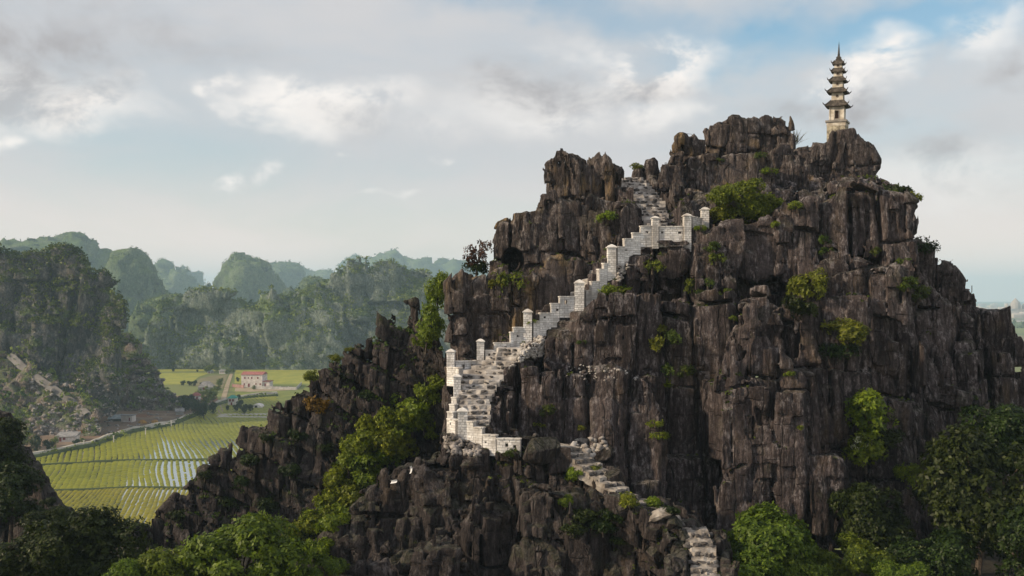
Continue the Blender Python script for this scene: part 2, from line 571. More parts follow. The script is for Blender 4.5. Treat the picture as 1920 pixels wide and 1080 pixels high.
def mat_rock(name, dark, light, pale, ochre, ochre_amt=0.5, S=1.0, green=0.0, pale_amt=0.5):
    GRN = (0.045, 0.062, 0.016) if S == 1.0 else (0.080, 0.122, 0.024)
    m, n = material(name)
    co = n.add('ShaderNodeNewGeometry').outputs['Position']
    at_ = n.add('ShaderNodeAttribute', attribute_name='rk')
    sp = n.add('ShaderNodeSeparateColor', {0: at_.outputs[0]})
    tint, flu, edge = sp.outputs[0], sp.outputs[1], sp.outputs[2]
    big = n.noise(co, 0.22 / S, 3, 0.6)
    stre = n.noise(n.scale(co, (2.6 / S, 2.6 / S, (0.22 if S == 1.0 else 1.3) / S)), 1.0, 5, 0.65, 0.3)
    fine = n.noise(n.scale(co, (1, 1, 0.45)), 5.5 / S, 4, 0.7)
    k = n.math('ADD', n.math('MULTIPLY', stre, 0.55), n.math('ADD', n.math('MULTIPLY', big, 0.3), n.math('MULTIPLY', fine, 0.5)))
    k = n.math('ADD', k, n.math('MULTIPLY', n.math('SUBTRACT', tint, 0.5), 0.16))
    c = n.mix(n.step(k, 0.52, 0.82), dark, light)
    # weathered pale crests where rain has washed the ridges between the flutes
    geo = n.add('ShaderNodeNewGeometry')
    up = n.add('ShaderNodeSeparateXYZ', {0: geo.outputs['Normal']}).outputs[2]
    pk = n.math('MULTIPLY', n.step(n.math('ADD', fine, n.math('MULTIPLY', up, 0.14)), 0.48, 0.66), n.step(n.math('SUBTRACT', stre, n.math('MULTIPLY', flu, 0.22)), 0.33, 0.55))
    c = n.mix(n.math('MULTIPLY', pk, pale_amt), c, pale)
    wh = n.math('MULTIPLY', n.step(n.noise(co, 0.9 / S, 5, 0.6), 0.66, 0.74), n.step(fine, 0.42, 0.62))
    c = n.mix(n.math('MULTIPLY', wh, pale_amt * 0.9), c, tuple(min(1, q * 2.0) for q in pale))
    # iron stained joint faces
    o1 = n.step(n.noise(co, 0.33 / S, 3, 0.55), 0.50, 0.66)
    o2 = n.step(n.noise(n.scale(co, (1.5 / S, 1.5 / S, 0.12 / S)), 1.0, 4, 0.6), 0.42, 0.66)
    c = n.mix(n.math('MULTIPLY', n.math('MULTIPLY', o1, o2), ochre_amt), c, ochre)
    if green:
        gk = n.step(n.math('ADD', n.noise(co, 0.5 / S, 5, 0.65), n.math('MULTIPLY', up, 0.22)), 0.58, 0.72)
        c = n.mix(n.math('MULTIPLY', gk, green), c, GRN)
    fine2 = n.noise(n.scale(co, (9.0 / S, 9.0 / S, (1.6 if S == 1.0 else 6.0) / S)), 1.0, 5, 0.7)
    fine3 = n.noise(co, 13.0 / S, 4, 0.7)
    gain = n.step(n.math('ADD', n.math('MULTIPLY', fine2, .6), n.math('MULTIPLY', fine3, .4)), .32, .68, .42, 1.65)
    gv = n.add('ShaderNodeCombineColor', {0: gain, 1: gain, 2: gain})
    c = n.mix(1.0, c, gv.outputs[0], 'MULTIPLY')
    b1 = n.noise(n.scale(co, (5.0 / S, 5.0 / S, (0.9 if S == 1.0 else 3.5) / S)), 1.0, 4, 0.7)
    b2 = n.noise(co, 9.0 / S, 3, 0.7)
    near = S == 1.0
    wv = n.add('ShaderNodeTexNoise', {'Vector': co, 'Scale': 0.9 / S, 'Detail': 2.0})
    wv2 = n.vmath('MULTIPLY', n.vmath('SUBTRACT', wv.outputs[1], (.5, .5, .5)), (0.45 * S, 0.45 * S, 0.45 * S))
    cw = n.vmath('ADD', co, wv2)
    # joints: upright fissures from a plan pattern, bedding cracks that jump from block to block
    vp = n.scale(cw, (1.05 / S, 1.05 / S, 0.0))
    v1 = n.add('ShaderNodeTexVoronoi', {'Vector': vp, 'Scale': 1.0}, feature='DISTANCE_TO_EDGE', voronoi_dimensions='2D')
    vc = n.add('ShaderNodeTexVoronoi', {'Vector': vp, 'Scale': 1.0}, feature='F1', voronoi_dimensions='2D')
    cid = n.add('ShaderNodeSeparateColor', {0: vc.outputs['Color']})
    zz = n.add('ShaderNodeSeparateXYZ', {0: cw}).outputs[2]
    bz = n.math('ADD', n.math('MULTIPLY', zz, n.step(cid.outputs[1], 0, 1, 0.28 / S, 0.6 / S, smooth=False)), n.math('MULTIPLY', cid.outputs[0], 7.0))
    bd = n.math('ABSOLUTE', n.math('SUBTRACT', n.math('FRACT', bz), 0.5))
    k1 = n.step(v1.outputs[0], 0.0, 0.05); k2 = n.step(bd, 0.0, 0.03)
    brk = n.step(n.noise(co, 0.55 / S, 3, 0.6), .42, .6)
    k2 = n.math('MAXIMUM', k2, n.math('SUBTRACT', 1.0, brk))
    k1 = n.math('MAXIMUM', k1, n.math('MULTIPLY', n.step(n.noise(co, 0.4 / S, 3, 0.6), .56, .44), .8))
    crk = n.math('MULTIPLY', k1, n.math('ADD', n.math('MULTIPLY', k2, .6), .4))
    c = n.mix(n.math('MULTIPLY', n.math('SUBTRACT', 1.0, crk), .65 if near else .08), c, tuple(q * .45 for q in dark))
    hgt = n.math('ADD', n.math('ADD', n.math('MULTIPLY', b1, 0.6), n.math('MULTIPLY', b2, 0.5)), n.math('MULTIPLY', crk, .5 if near else .08))
    bump = n.add('ShaderNodeBump', {'Height': hgt, 'Strength': 1.0, 'Distance': 0.2 * S})
    bs = n.add('ShaderNodeBsdfPrincipled', {'Base Color': c, 'Roughness': 0.88, 'Normal': bump})
    bs.inputs['Specular IOR Level'].default_value = 0.25
    finish(n, bs)
    return m


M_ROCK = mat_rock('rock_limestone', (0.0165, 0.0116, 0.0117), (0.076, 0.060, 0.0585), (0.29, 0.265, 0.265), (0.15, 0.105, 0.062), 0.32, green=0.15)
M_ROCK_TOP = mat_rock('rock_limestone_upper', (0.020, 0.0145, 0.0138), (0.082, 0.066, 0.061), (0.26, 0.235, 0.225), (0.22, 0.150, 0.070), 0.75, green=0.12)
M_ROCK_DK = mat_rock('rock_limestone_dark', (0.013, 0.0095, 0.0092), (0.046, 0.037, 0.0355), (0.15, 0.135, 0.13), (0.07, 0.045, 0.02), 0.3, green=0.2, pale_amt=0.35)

# ------------------------------------------------------------------ stairs and walls: where they run (picture pixel, depth)
PATH_A = [at(1318, 1110, 41.0), at(1320, 1040, 43.5), at(1305, 990, 46.0), at(1240, 962, 47.2), at(1160, 922, 48.8), at(1112, 880, 50.4),
          at(1065, 843, 52.0), at(1000, 833, 53.0), at(930, 815, 53.4), at(893, 797, 53.4)]
FLIGHT_1 = [at(893, 797, 53.4), at(902, 758, 54.6), at(908, 722, 56.0), at(915, 700, 57.0), at(945, 672, 57.6), at(962, 652, 58.0)]
FLIGHT_2 = [at(985, 640, 60.4), at(1040, 590, 60.8), at(1092, 545, 61.4), at(1128, 505, 62.2), at(1180, 465, 63.0), at(1238, 428, 64.2)]
FLIGHT_3 = [at(1243, 425, 64.2), at(1226, 396, 66.0), at(1200, 362, 68.0), at(1184, 334, 70.0)]

# panels: x left, x right, depth left, depth right, top row, bottom row, loopholes (x, y, w, h in pixels)
# pillars: x left, x right, apex row, base row, depth
RUNS = [
    ('lower', 'low white brick parapet wall stepping down to the foot of the stairs', [
        (932, 977, 51.6, 51.4, 821, 851, [(951, 834, 5, 6), (966, 836, 5, 6)]), (907, 932, 51.9, 51.6, 814, 845, [(929, 827, 4, 6), (913, 830, 3, 4)]),
        (890, 907, 52.2, 51.9, 800, 835, [(888 + 2, 809, 4, 5)]), (877, 890, 52.4, 52.2, 789, 831, []), (842, 858, 53.4, 52.6, 785, 815, [(849, 795, 3, 6)])],
     [(857, 878, 764, 820, 52.5)]),
    ('return', 'narrow white brick wall climbing away behind the bottom corner pillar', [
        (841, 853, 54.0, 53.8, 771, 795, []), (845, 856, 54.5, 54.3, 757, 785, []), (849, 859, 55.0, 54.8, 744, 770, []), (841, 864, 56.9, 56.2, 688, 716, [])],
     [(849, 865, 701, 768, 55.6), (837, 854, 654, 712, 57.6)]),
    ('first', 'short white brick wall with two loopholes between two capped pillars at the bend', [
        (853, 893, 57.9, 58.3, 676, 698, [(868, 687, 4, 8), (884, 687, 4, 8)])],
     [(893, 909, 635, 698, 58.5)]),
    ('second', 'white stepped parapet wall above the rubble slope, second flight from the bottom', [
        (909, 926, 58.5, 58.6, 656, 690, [(918, 667, 6, 8)]), (926, 956, 58.6, 58.8, 642, 676, [(947, 653, 5, 7)]),
        (956, 962, 58.8, 58.85, 622, 655, []), (962, 980, 58.85, 59.0, 613, 648, [(970, 631, 4, 5)])],
     [(980, 999, 579, 638, 59.1)]),
    ('third', 'white stepped parapet wall with loopholes in the middle of the climb', [
        (999, 1011, 59.1, 59.2, 601, 633, [(1002, 612, 3, 4)]), (1011, 1032, 59.2, 59.4, 586, 622, [(1020, 596, 4, 5)]), (1032, 1048, 59.4, 59.5, 568, 606, [(1044, 580, 4, 6)]),
        (1048, 1076, 59.5, 59.7, 555, 588, [(1060, 567, 5, 8)])],
     [(1076, 1097, 524, 582, 59.8)]),
    ('fourth', 'steep white stepped parapet wall below the tall sunlit pillar', [
        (1097, 1107, 59.8, 60.0, 544, 582, []), (1107, 1121, 60.0, 60.2, 527, 566, [(1098, 552, 3, 3)]), (1121, 1130, 60.2, 60.4, 504, 550, []), (1130, 1137, 60.4, 60.5, 493, 530, [])],
     [(1137, 1156, 458, 516, 60.6)]),
    ('fifth', 'white stepped parapet wall rising to the level terrace', [
        (1156, 1169, 60.7, 60.9, 462, 500, []), (1169, 1185, 60.9, 61.1, 447, 484, [(1172, 470, 3, 4)]), (1185, 1200, 61.1, 61.2, 436, 470, []), (1200, 1222, 61.2, 61.3, 423, 456, [(1212, 436, 5, 4)])],
     [(1221, 1235, 405, 456, 61.3)]),
    ('terrace', 'level white brick terrace wall with two loopholes between two capped pillars', [
        (1235, 1280, 61.35, 61.35, 424, 456, [(1241, 436, 4, 4), (1274, 436, 6, 5)])],
     [(1280, 1296, 400, 462, 61.3)]),
    ('top', 'topmost short white wall ending at a pillar against the leafy bush', [
        (1296, 1313, 61.5, 63.0, 407, 432, [])],
     [(1313, 1330, 388, 440, 63.4)]),
]


def run_line(run):
    pts = []
    for (xl, xr, yl, yr, top, bot, _) in run[2]:
        pts += [(at(xl, bot, yl)), (at(xr, bot, yr))]
    for (xl, xr, ap, bs, Y) in run[3]:
        pts.append(at((xl + xr) / 2, bs, Y))
    if run[0] in ('lower',):
        pts.sort(key=lambda p: p[0])
    elif run[0] == 'return':
        pts.sort(key=lambda p: p[1])
    else:
        pts.sort(key=lambda p: p[0])
    return pts


FILL, CLEAR = [], []
for r_ in RUNS:
    L = run_line(r_)
    FILL.append((L, 0.42, 0.05, -3.5))
    front = [(p[0] + (0.5 if r_[0] == 'return' else 0), p[1] - (0.0 if r_[0] == 'return' else 1.15), p[2]) for p in L]
    CLEAR.append((front, 0.75 if r_[0] == 'return' else 1.15, 2.2, 0.16))
for P_, hw in ((PATH_A, 0.7), (FLIGHT_1, 0.95), (FLIGHT_2, 0.8), (FLIGHT_3, 1.15)):
    FILL.append((P_, hw + 0.35, -0.12, -3.2))
    CLEAR.append((P_, hw, 2.6, -0.10))

# ------------------------------------------------------------------ the peak
A_CLIFF = [
    Mass([(1000, 720), (1005, 650), (1035, 590), (1060, 578), (1110, 557), (1200, 560), (1330, 555), (1440, 555), (1470, 560), (1520, 540), (1600, 520), (1700, 500),
          (1700, 1250), (1000, 1250)], 57.8, 78, 0.05, 0.15),
    Mass([(900, 765), (925, 710), (960, 714), (1000, 702), (1050, 703), (1150, 692), (1200, 712), (1230, 765), (1245, 1000), (1245, 1250), (960, 1250), (890, 860)], 55.8, 72, 0.07, 0.2),
    Mass([(1345, 720), (1360, 645), (1385, 605), (1430, 602), (1470, 640), (1510, 660), (1530, 705), (1560, 800), (1575, 1000), (1575, 1250), (1340, 1250), (1343, 900)], 54.8, 70, 0.06, 0.2),
    Mass([(1385, 575), (1400, 548), (1440, 548), (1457, 580), (1452, 612), (1410, 620), (1390, 600)], 54.6, 59, 0.0, 0.1),
    Mass([(1540, 640), (1560, 525), (1650, 490), (1720, 485), (1725, 1250), (1540, 1250)], 60.6, 80, 0.07, 0.1),
    Mass([(1650, 700), (1662, 642), (1700, 632), (1722, 665), (1724, 1250), (1650, 1250)], 58.0, 70, 0.03, 0.2),
    Mass([(1690, 600), (1700, 505), (1740, 474), (1800, 482), (1825, 512), (1832, 536), (1860, 542), (1872, 565), (1880, 622), (1890, 642), (1906, 665), (1920, 690),
          (1937, 725), (1990, 860), (2060, 1000), (2060, 1250), (1690, 1250)], 64.0, 84, 0.12, 0.35),
    Mass([(1140, 528), (1150, 492), (1175, 470), (1240, 462), (1330, 455), (1350, 428), (1400, 422), (1450, 402), (1480, 388), (1540, 378), (1620, 348), (1690, 358), (1722, 378),
          (1716, 402), (1704, 432), (1710, 470), (1700, 492), (1600, 498), (1500, 516), (1440, 528), (1300, 525), (1140, 532)], 61.4, 84, 0.22, 0.15),
    Mass([(1150, 530), (1180, 497), (1230, 500), (1300, 492), (1335, 482), (1350, 531), (1170, 537)], 60.4, 66, 0.1, 0.1),
    Mass([(1330, 470), (1350, 440), (1420, 430), (1450, 470), (1450, 532), (1335, 534)], 60.8, 68, 0.25, 0.1),
    # interior that carries the tiers and the summit
    Mass([(1130, 560), (1170, 480), (1250, 400), (1320, 350), (1480, 352), (1640, 352), (1700, 380), (1715, 500), (1800, 620), (1800, 1250), (1000, 1250), (1050, 640)], 64.5, 82, 0.35, 0.12),
    Mass([(1225, 420), (1235, 360), (1262, 335), (1300, 325), (1450, 345), (1650, 345), (1700, 366), (1720, 400), (1700, 470), (1230, 470)], 71.5, 88, 0.8, 0.15),
    Mass([(1232, 350), (1250, 306), (1300, 302), (1345, 330), (1345, 420), (1232, 420)], 74.0, 84, 0.2, 0.1),
]
B_TOWER = [
    Mass([(843, 535), (856, 520), (900, 510), (940, 502), (1000, 512), (1060, 532), (1092, 600), (1040, 670), (1000, 720), (1000, 950), (822, 950), (836, 760), (841, 640)], 61.2, 76, 0.03, 0.3),
    Mass([(915, 505), (918, 442), (935, 412), (975, 402), (1000, 388), (1030, 352), (1060, 362), (1130, 372), (1160, 402), (1178, 440), (1192, 472), (1150, 540), (1000, 560), (905, 570), (908, 520)], 64.5, 80, 0.10, 0.3),
    Mass([(1080, 480), (1110, 425), (1150, 390), (1185, 394), (1208, 425), (1218, 447), (1190, 472), (1150, 505), (1090, 560)], 64.4, 72, 0.15, 0.2),
    Mass([(1000, 560), (1010, 500), (1050, 488), (1100, 500), (1130, 530), (1100, 580), (1010, 600)], 62.6, 70, 0.3, 0.1),
]
B_FINS = [
    Mass([(1018, 347), (1020, 322), (1045, 317), (1052, 300), (1070, 296), (1100, 304), (1120, 300), (1150, 312), (1172, 322), (1164, 345), (1152, 370), (1150, 480), (1030, 480), (1024, 366)], 67.5, 80, 0.08, 0.35),
]
C_RIDGE = [
    Mass([(706, 612), (713, 582), (726, 574), (746, 582), (752, 602), (765, 574), (776, 570), (786, 592), (794, 602), (802, 640), (832, 680), (840, 780), (690, 780), (696, 640)], 68.5, 76, 0.15, 0.4),
    Mass([(228, 990), (300, 962), (360, 905), (400, 863), (450, 805), (500, 774), (545, 744), (572, 718), (612, 694), (642, 655), (692, 634), (722, 606), (800, 625), (835, 695), (845, 800),
          (845, 1250), (100, 1250), (180, 1010)], 68.5, 82, 0.35, 0.5, Yr=65.5),
]
D_FRONT = [
    Mass([(585, 1090), (605, 1005), (640, 965), (690, 928), (722, 892), (770, 862), (840, 845), (900, 850), (980, 858), (1045, 852), (1088, 885), (1105, 935), (1120, 1000), (1150, 1250), (560, 1250)], 51.4, 58, 0.5, 0.3, Yr=51.0),
    Mass([(1020, 935), (1100, 925), (1180, 955), (1255, 988), (1285, 1035), (1290, 1250), (1000, 1250)], 48.4, 54, 0.5, 0.3, Yr=47.5),
    Mass([(680, 1075), (720, 1035), (770, 1012), (835, 1000), (852, 1022), (866, 1080), (870, 1250), (640, 1250)], 45.6, 49, 0.3, 0.3),
    Mass([(868, 985), (880, 930), (912, 893), (940, 932), (935, 990), (930, 1250), (860, 1250)], 48.9, 52, 0.1, 0.2),
    Mass([(960, 1000), (975, 945), (1030, 930), (1060, 960), (1078, 1020), (1080, 1250), (955, 1250)], 47.6, 52, 0.15, 0.2),
]
E_SLOPE = [
    Mass([(-300, 690), (-40, 770), (10, 845), (40, 880), (62, 912), (95, 945), (140, 968), (165, 985), (200, 1000), (240, 1005), (300, 1020), (300, 1250), (-300, 1250)], 74.0, 96, 0.3, 0.5, Yr=70.0),
]
ROCKS = {}
def make_rock(name, rock, bb, vox, mat, label, cat=None, kind='structure', group=None):
    V, Q, A = build_rock(rock, bb, vox)
    ROCKS[name] = rock
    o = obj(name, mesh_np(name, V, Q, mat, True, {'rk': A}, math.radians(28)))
    tag(o, label, cat, group, kind)
    return o, V, Q

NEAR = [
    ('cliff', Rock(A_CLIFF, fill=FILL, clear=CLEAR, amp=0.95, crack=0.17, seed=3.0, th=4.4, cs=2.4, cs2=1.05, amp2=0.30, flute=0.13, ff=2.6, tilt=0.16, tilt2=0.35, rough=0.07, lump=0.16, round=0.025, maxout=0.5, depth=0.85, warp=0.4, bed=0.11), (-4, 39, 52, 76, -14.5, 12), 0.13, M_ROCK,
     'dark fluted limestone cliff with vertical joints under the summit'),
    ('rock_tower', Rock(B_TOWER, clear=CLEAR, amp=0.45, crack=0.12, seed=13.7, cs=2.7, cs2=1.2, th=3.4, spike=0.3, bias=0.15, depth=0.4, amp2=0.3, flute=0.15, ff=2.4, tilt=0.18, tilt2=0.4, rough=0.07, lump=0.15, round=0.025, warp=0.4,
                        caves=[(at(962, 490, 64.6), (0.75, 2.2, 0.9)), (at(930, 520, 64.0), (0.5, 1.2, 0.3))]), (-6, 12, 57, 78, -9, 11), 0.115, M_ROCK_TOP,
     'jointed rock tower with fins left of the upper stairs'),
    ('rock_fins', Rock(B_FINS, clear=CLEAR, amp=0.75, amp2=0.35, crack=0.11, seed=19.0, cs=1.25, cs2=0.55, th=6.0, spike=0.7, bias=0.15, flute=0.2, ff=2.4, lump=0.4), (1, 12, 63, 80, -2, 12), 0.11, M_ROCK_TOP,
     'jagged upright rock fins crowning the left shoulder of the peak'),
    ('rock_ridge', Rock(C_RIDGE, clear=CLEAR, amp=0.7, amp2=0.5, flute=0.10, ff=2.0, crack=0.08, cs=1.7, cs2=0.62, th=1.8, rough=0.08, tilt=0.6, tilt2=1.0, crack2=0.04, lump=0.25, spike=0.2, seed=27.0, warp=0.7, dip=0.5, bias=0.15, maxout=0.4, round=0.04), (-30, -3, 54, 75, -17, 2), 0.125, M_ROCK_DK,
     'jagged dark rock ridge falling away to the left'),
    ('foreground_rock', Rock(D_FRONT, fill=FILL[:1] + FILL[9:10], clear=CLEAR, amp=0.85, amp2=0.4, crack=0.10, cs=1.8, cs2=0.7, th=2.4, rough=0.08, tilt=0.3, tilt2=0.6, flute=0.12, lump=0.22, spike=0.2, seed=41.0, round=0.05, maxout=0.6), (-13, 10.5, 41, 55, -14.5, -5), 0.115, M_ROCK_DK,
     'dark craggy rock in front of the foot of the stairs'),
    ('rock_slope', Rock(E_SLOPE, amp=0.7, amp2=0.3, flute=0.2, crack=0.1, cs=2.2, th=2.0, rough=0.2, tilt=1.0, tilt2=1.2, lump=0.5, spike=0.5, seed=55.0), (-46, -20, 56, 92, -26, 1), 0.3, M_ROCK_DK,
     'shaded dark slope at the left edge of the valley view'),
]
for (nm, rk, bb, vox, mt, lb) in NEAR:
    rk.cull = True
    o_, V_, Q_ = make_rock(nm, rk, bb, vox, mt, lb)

# ------------------------------------------------------------------ summit boulders
BOULDERS = [
    ('boulder', [(1448, 286), (1468, 272), (1538, 268), (1554, 272), (1562, 248), (1600, 244), (1612, 262), (1635, 276), (1648, 302), (1645, 330), (1625, 352), (1560, 358), (1500, 356), (1455, 345), (1458, 312)],
     71.5, 80, dict(cs=3.0, th=3.4, amp=0.4, bias=0.2, crack=0.05, flute=0.14), 'massive square dark boulder carrying the pagoda'),
    ('rock_crag', [(1320, 245), (1330, 233), (1375, 222), (1400, 227), (1440, 220), (1480, 223), (1487, 238), (1487, 280), (1470, 306), (1380, 306), (1335, 304), (1312, 296), (1326, 262)],
     73.0, 80, dict(cs=1.7, th=1.6, amp=0.5, bias=0.25, crack=0.06, ff=2.0, flute=0.14, spike=0.15, depth=0.2, tilt=0.4), 'flat topped fluted rock crag on the summit left of the pagoda'),
    ('rock_wall', [(1286, 294), (1330, 290), (1440, 287), (1452, 320), (1458, 392), (1400, 398), (1330, 390), (1288, 360)],
     69.5, 78, dict(cs=4.5, th=5.5, amp=0.3, bias=0.15, crack=0.05, ff=1.2), 'smooth ochre streaked rock wall below the summit crag'),
    ('boulder', [(1262, 264), (1275, 257), (1300, 256), (1320, 270), (1320, 304), (1285, 308), (1263, 292)],
     70.5, 74, dict(cs=3, th=3, amp=0.2, bias=0.12, crack=0.04, lump=0.9), 'rounded black boulder perched at the left end of the summit'),
    ('boulder', [(1198, 346), (1206, 333), (1240, 329), (1254, 346), (1240, 354), (1210, 355)],
     66.6, 69, dict(cs=3, th=3, amp=0.15, bias=0.08, crack=0.02), 'tilted flat slab of rock beside the head of the stairs'),
    ('boulder', [(1238, 340), (1245, 302), (1264, 284), (1286, 290), (1292, 345), (1262, 362), (1242, 352)],
     68.6, 74, dict(cs=2.0, th=2.0, amp=0.4, bias=0.15, crack=0.08), 'split grey boulder wedged between the slab and the streaked wall'),
    ('boulder', [(1210, 314), (1214, 298), (1228, 292), (1240, 302), (1240, 345), (1208, 345)],
     70.5, 73, dict(cs=4.0, th=4.0, amp=0.1, bias=0.05, crack=0.0, flute=.05, tilt2=.3), 'small dark boulder just above the tilted slab'),
    ('boulder', [(1188, 334), (1190, 322), (1200, 316), (1211, 322), (1213, 358), (1188, 358)],
     71.5, 73.5, dict(cs=4.0, th=4.0, amp=0.1, bias=0.05, crack=0.0, flute=.05, tilt2=.3), 'small rounded rock in the notch at the top of the stairs'),
    ('rock_outcrop', [(1226, 372), (1240, 352), (1290, 350), (1335, 372), (1345, 415), (1300, 425), (1256, 415), (1240, 400)],
     66.2, 72, dict(cs=1.3, th=1.2, amp=0.6, bias=0.1, crack=0.09, lump=0.8), 'heap of broken blocks right of the upper stairs'),
    ('boulder', [(1155, 440), (1162, 405), (1180, 380), (1200, 388), (1222, 425), (1214, 448), (1180, 452)],
     63.6, 67, dict(cs=3, th=4, amp=0.25, bias=0.1, crack=0.04), 'pointed dark boulder below the upper stairs, left of the terrace wall'),
]
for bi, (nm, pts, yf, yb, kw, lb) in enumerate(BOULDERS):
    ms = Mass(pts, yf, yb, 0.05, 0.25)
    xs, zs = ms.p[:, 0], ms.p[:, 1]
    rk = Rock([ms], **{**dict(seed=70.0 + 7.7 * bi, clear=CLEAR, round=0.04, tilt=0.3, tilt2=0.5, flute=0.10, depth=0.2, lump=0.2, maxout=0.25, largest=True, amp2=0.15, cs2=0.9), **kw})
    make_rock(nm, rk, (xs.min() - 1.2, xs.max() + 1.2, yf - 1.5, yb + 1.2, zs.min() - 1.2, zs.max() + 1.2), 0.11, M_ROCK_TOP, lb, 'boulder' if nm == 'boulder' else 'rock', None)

bpy.context.view_layer.update()
ROCKOBJ = [o for o in COL.objects if o.type == 'MESH']
from mathutils import Vector


def pick(px, py, only=None):
    """first rock point seen through a picture point"""
    d = Vector(((px - 960) / F, 1.0, -(py - HOR) / F)).normalized()
    best = None
    for o in ROCKOBJ:
        if only and o.name.split('.')[0] not in only: continue
        ok, loc, nor, _ = o.ray_cast(Vector((0, 0, 0)), d)
        if ok and (best is None or loc.length < best[0].length):
            best = (loc.copy(), nor.copy())
    return best


# ------------------------------------------------------------------ materials for masonry
def mat_simple(name, col, col2=None, rough=0.85, scale=3.0, bump=0.0, lo=0.4, hi=0.65, objrand=0.0, detail=5, spec=0.3, stain=None):
    m, n = material(name)
    co = n.add('ShaderNodeNewGeometry').outputs['Position']
    c = (*col, 1.0)
    if col2:
        c = n.mix(n.step(n.noise(co, scale, detail, 0.6), lo, hi), col, col2)
    if stain:
        st = n.noise(n.scale(co, (1.3, 1.3, 0.35)), 1.0, 5, 0.6)
        c = n.mix(n.math('MULTIPLY', n.step(st, 0.46, 0.68), 0.75), c if not isinstance(c, tuple) else c, stain)
    if objrand:
        oi = n.add('ShaderNodeObjectInfo')
        v = n.step(oi.outputs['Random'], 0, 1, 1 - objrand, 1 + objrand * 0.6, smooth=False)
        hs = n.add('ShaderNodeHueSaturation', {'Value': v})
        n.set(hs, 'Color', c)
        c = hs.outputs[0]
    bs = n.add('ShaderNodeBsdfPrincipled', {'Roughness': rough})
    bs.inputs['Specular IOR Level'].default_value = spec
    n.set(bs, 'Base Color', c)
    if bump:
        bp = n.add('ShaderNodeBump', {'Height': n.noise(co, scale * 4, 5, 0.65), 'Strength': 0.7, 'Distance': bump})
        n.set(bs, 'Normal', bp)
    finish(n, bs)
    return m


M_BRICK = mat_simple('whitewashed_brick', (0.60, 0.585, 0.57), (0.80, 0.79, 0.775), 0.9, 2.5, 0.012, objrand=0.2, stain=(0.34, 0.31, 0.28))
M_MORTAR = mat_simple('grey_mortar', (0.32, 0.30, 0.285), (0.48, 0.46, 0.44), 0.95, 6.0, 0.01)
M_CAP = mat_simple('pale_cement', (0.56, 0.54, 0.51), (0.76, 0.74, 0.71), 0.9, 2.2, 0.012, objrand=0.08, stain=(0.36, 0.31, 0.265))
M_STEP = mat_simple('worn_step_cement', (0.28, 0.258, 0.24), (0.48, 0.455, 0.43), 0.95, 1.4, 0.05, stain=(0.17, 0.148, 0.132))
M_STONE = mat_simple('broken_stone', (0.10, 0.09, 0.085), (0.34, 0.31, 0.29), 0.95, 1.6, 0.04, objrand=0.3)
M_STONE_DK = mat_simple('dark_step_stone', (0.05, 0.046, 0.045), (0.13, 0.12, 0.115), 0.9, 3.0, 0.03, objrand=0.3)
M_SAND = mat_simple('sandy_path', (0.20, 0.175, 0.15), (0.40, 0.365, 0.325), 0.97, 1.6, 0.12, stain=(0.12, 0.10, 0.085))

# ------------------------------------------------------------------ stones
import bmesh

def stone_mesh(name, seed, sub=2, mat=None, cuts=9, rough=0.08):
    rg = random.Random(seed)
    bm = bmesh.new()
    bmesh.ops.create_icosphere(bm, subdivisions=sub, radius=1.0)
    pl = []
    for _ in range(cuts):
        v = Vector((rg.gauss(0, 1), rg.gauss(0, 1), rg.gauss(0, 0.9))).normalized()
        pl.append((v, rg.uniform(0.5, 0.85)))
    for v in bm.verts:
        p = v.co
        for nrm, d in pl:
            k = p.dot(nrm)
            if k > d: p -= nrm * (k - d)
        v.co = p * (1 + rough * rg.uniform(-1, 1))
    me = bpy.data.meshes.new(name)
    bm.to_mesh(me); bm.free()
    if mat: me.materials.append(mat)
    return me


def stones_joined(name, spots, mat, seed=5, smin=0.08, smax=0.24, parent=None):
    """many small stones as one mesh"""
    rg = np.random.default_rng(seed)
    protos = []
    for k in range(6):
        me = stone_mesh('t', seed * 10 + k, 1)
        v = np.empty(len(me.vertices) * 3, f4); me.vertices.foreach_get('co', v)
        fc = np.empty(len(me.loops), np.int32); me.loops.foreach_get('vertex_index', fc)
        protos.append((v.reshape(-1, 3), fc.reshape(-1, 3)))
        bpy.data.meshes.remove(me)
    Vs, Fs, b = [], [], 0
    for p in spots:
        v, fc = protos[rg.integers(6)]
        s = rg.uniform(smin, smax) * np.array([1, rg.uniform(.7, 1.2), rg.uniform(.5, .85)])
        a = rg.uniform(0, 6.28); t = rg.uniform(-.5, .5)
        R = np.array([[math.cos(a), -math.sin(a), 0], [math.sin(a), math.cos(a), 0], [0, 0, 1]]) @ np.array([[1, 0, 0], [0, math.cos(t), -math.sin(t)], [0, math.sin(t), math.cos(t)]])
        Vs.append((v * s) @ R.T + np.array(p)); Fs.append(fc + b); b += len(v)
    return obj(name, mesh_np(name, np.concatenate(Vs), np.concatenate(Fs), mat), parent)


# ------------------------------------------------------------------ brick walls
def brick_proto(seed):
    rg = random.Random(seed)
    bm = bmesh.new()
    bmesh.ops.create_cube(bm, size=1.0)
    bmesh.ops.bevel(bm, geom=list(bm.edges), offset=0.06, segments=1, affect='EDGES')
    for v in bm.verts:
        v.co += Vector((rg.uniform(-.015, .015), rg.uniform(-.012, .012), rg.uniform(-.03, .03)))
    me = bpy.data.meshes.new('brick'); bm.to_mesh(me); bm.free()
    me.materials.append(M_BRICK)
    return me

BRICKS = [brick_proto(k) for k in range(5)]
BR = random.Random(4)


def put_brick(parent, x, y, z, sx, sy, sz, rz=0.0):
    o = bpy.data.objects.new('brick', BR.choice(BRICKS))
    o.location = (x, y, z); o.scale = (sx, sy, sz); o.rotation_euler = (0, 0, rz)
    link(o, parent)


CH, BL = 0.135, 0.36

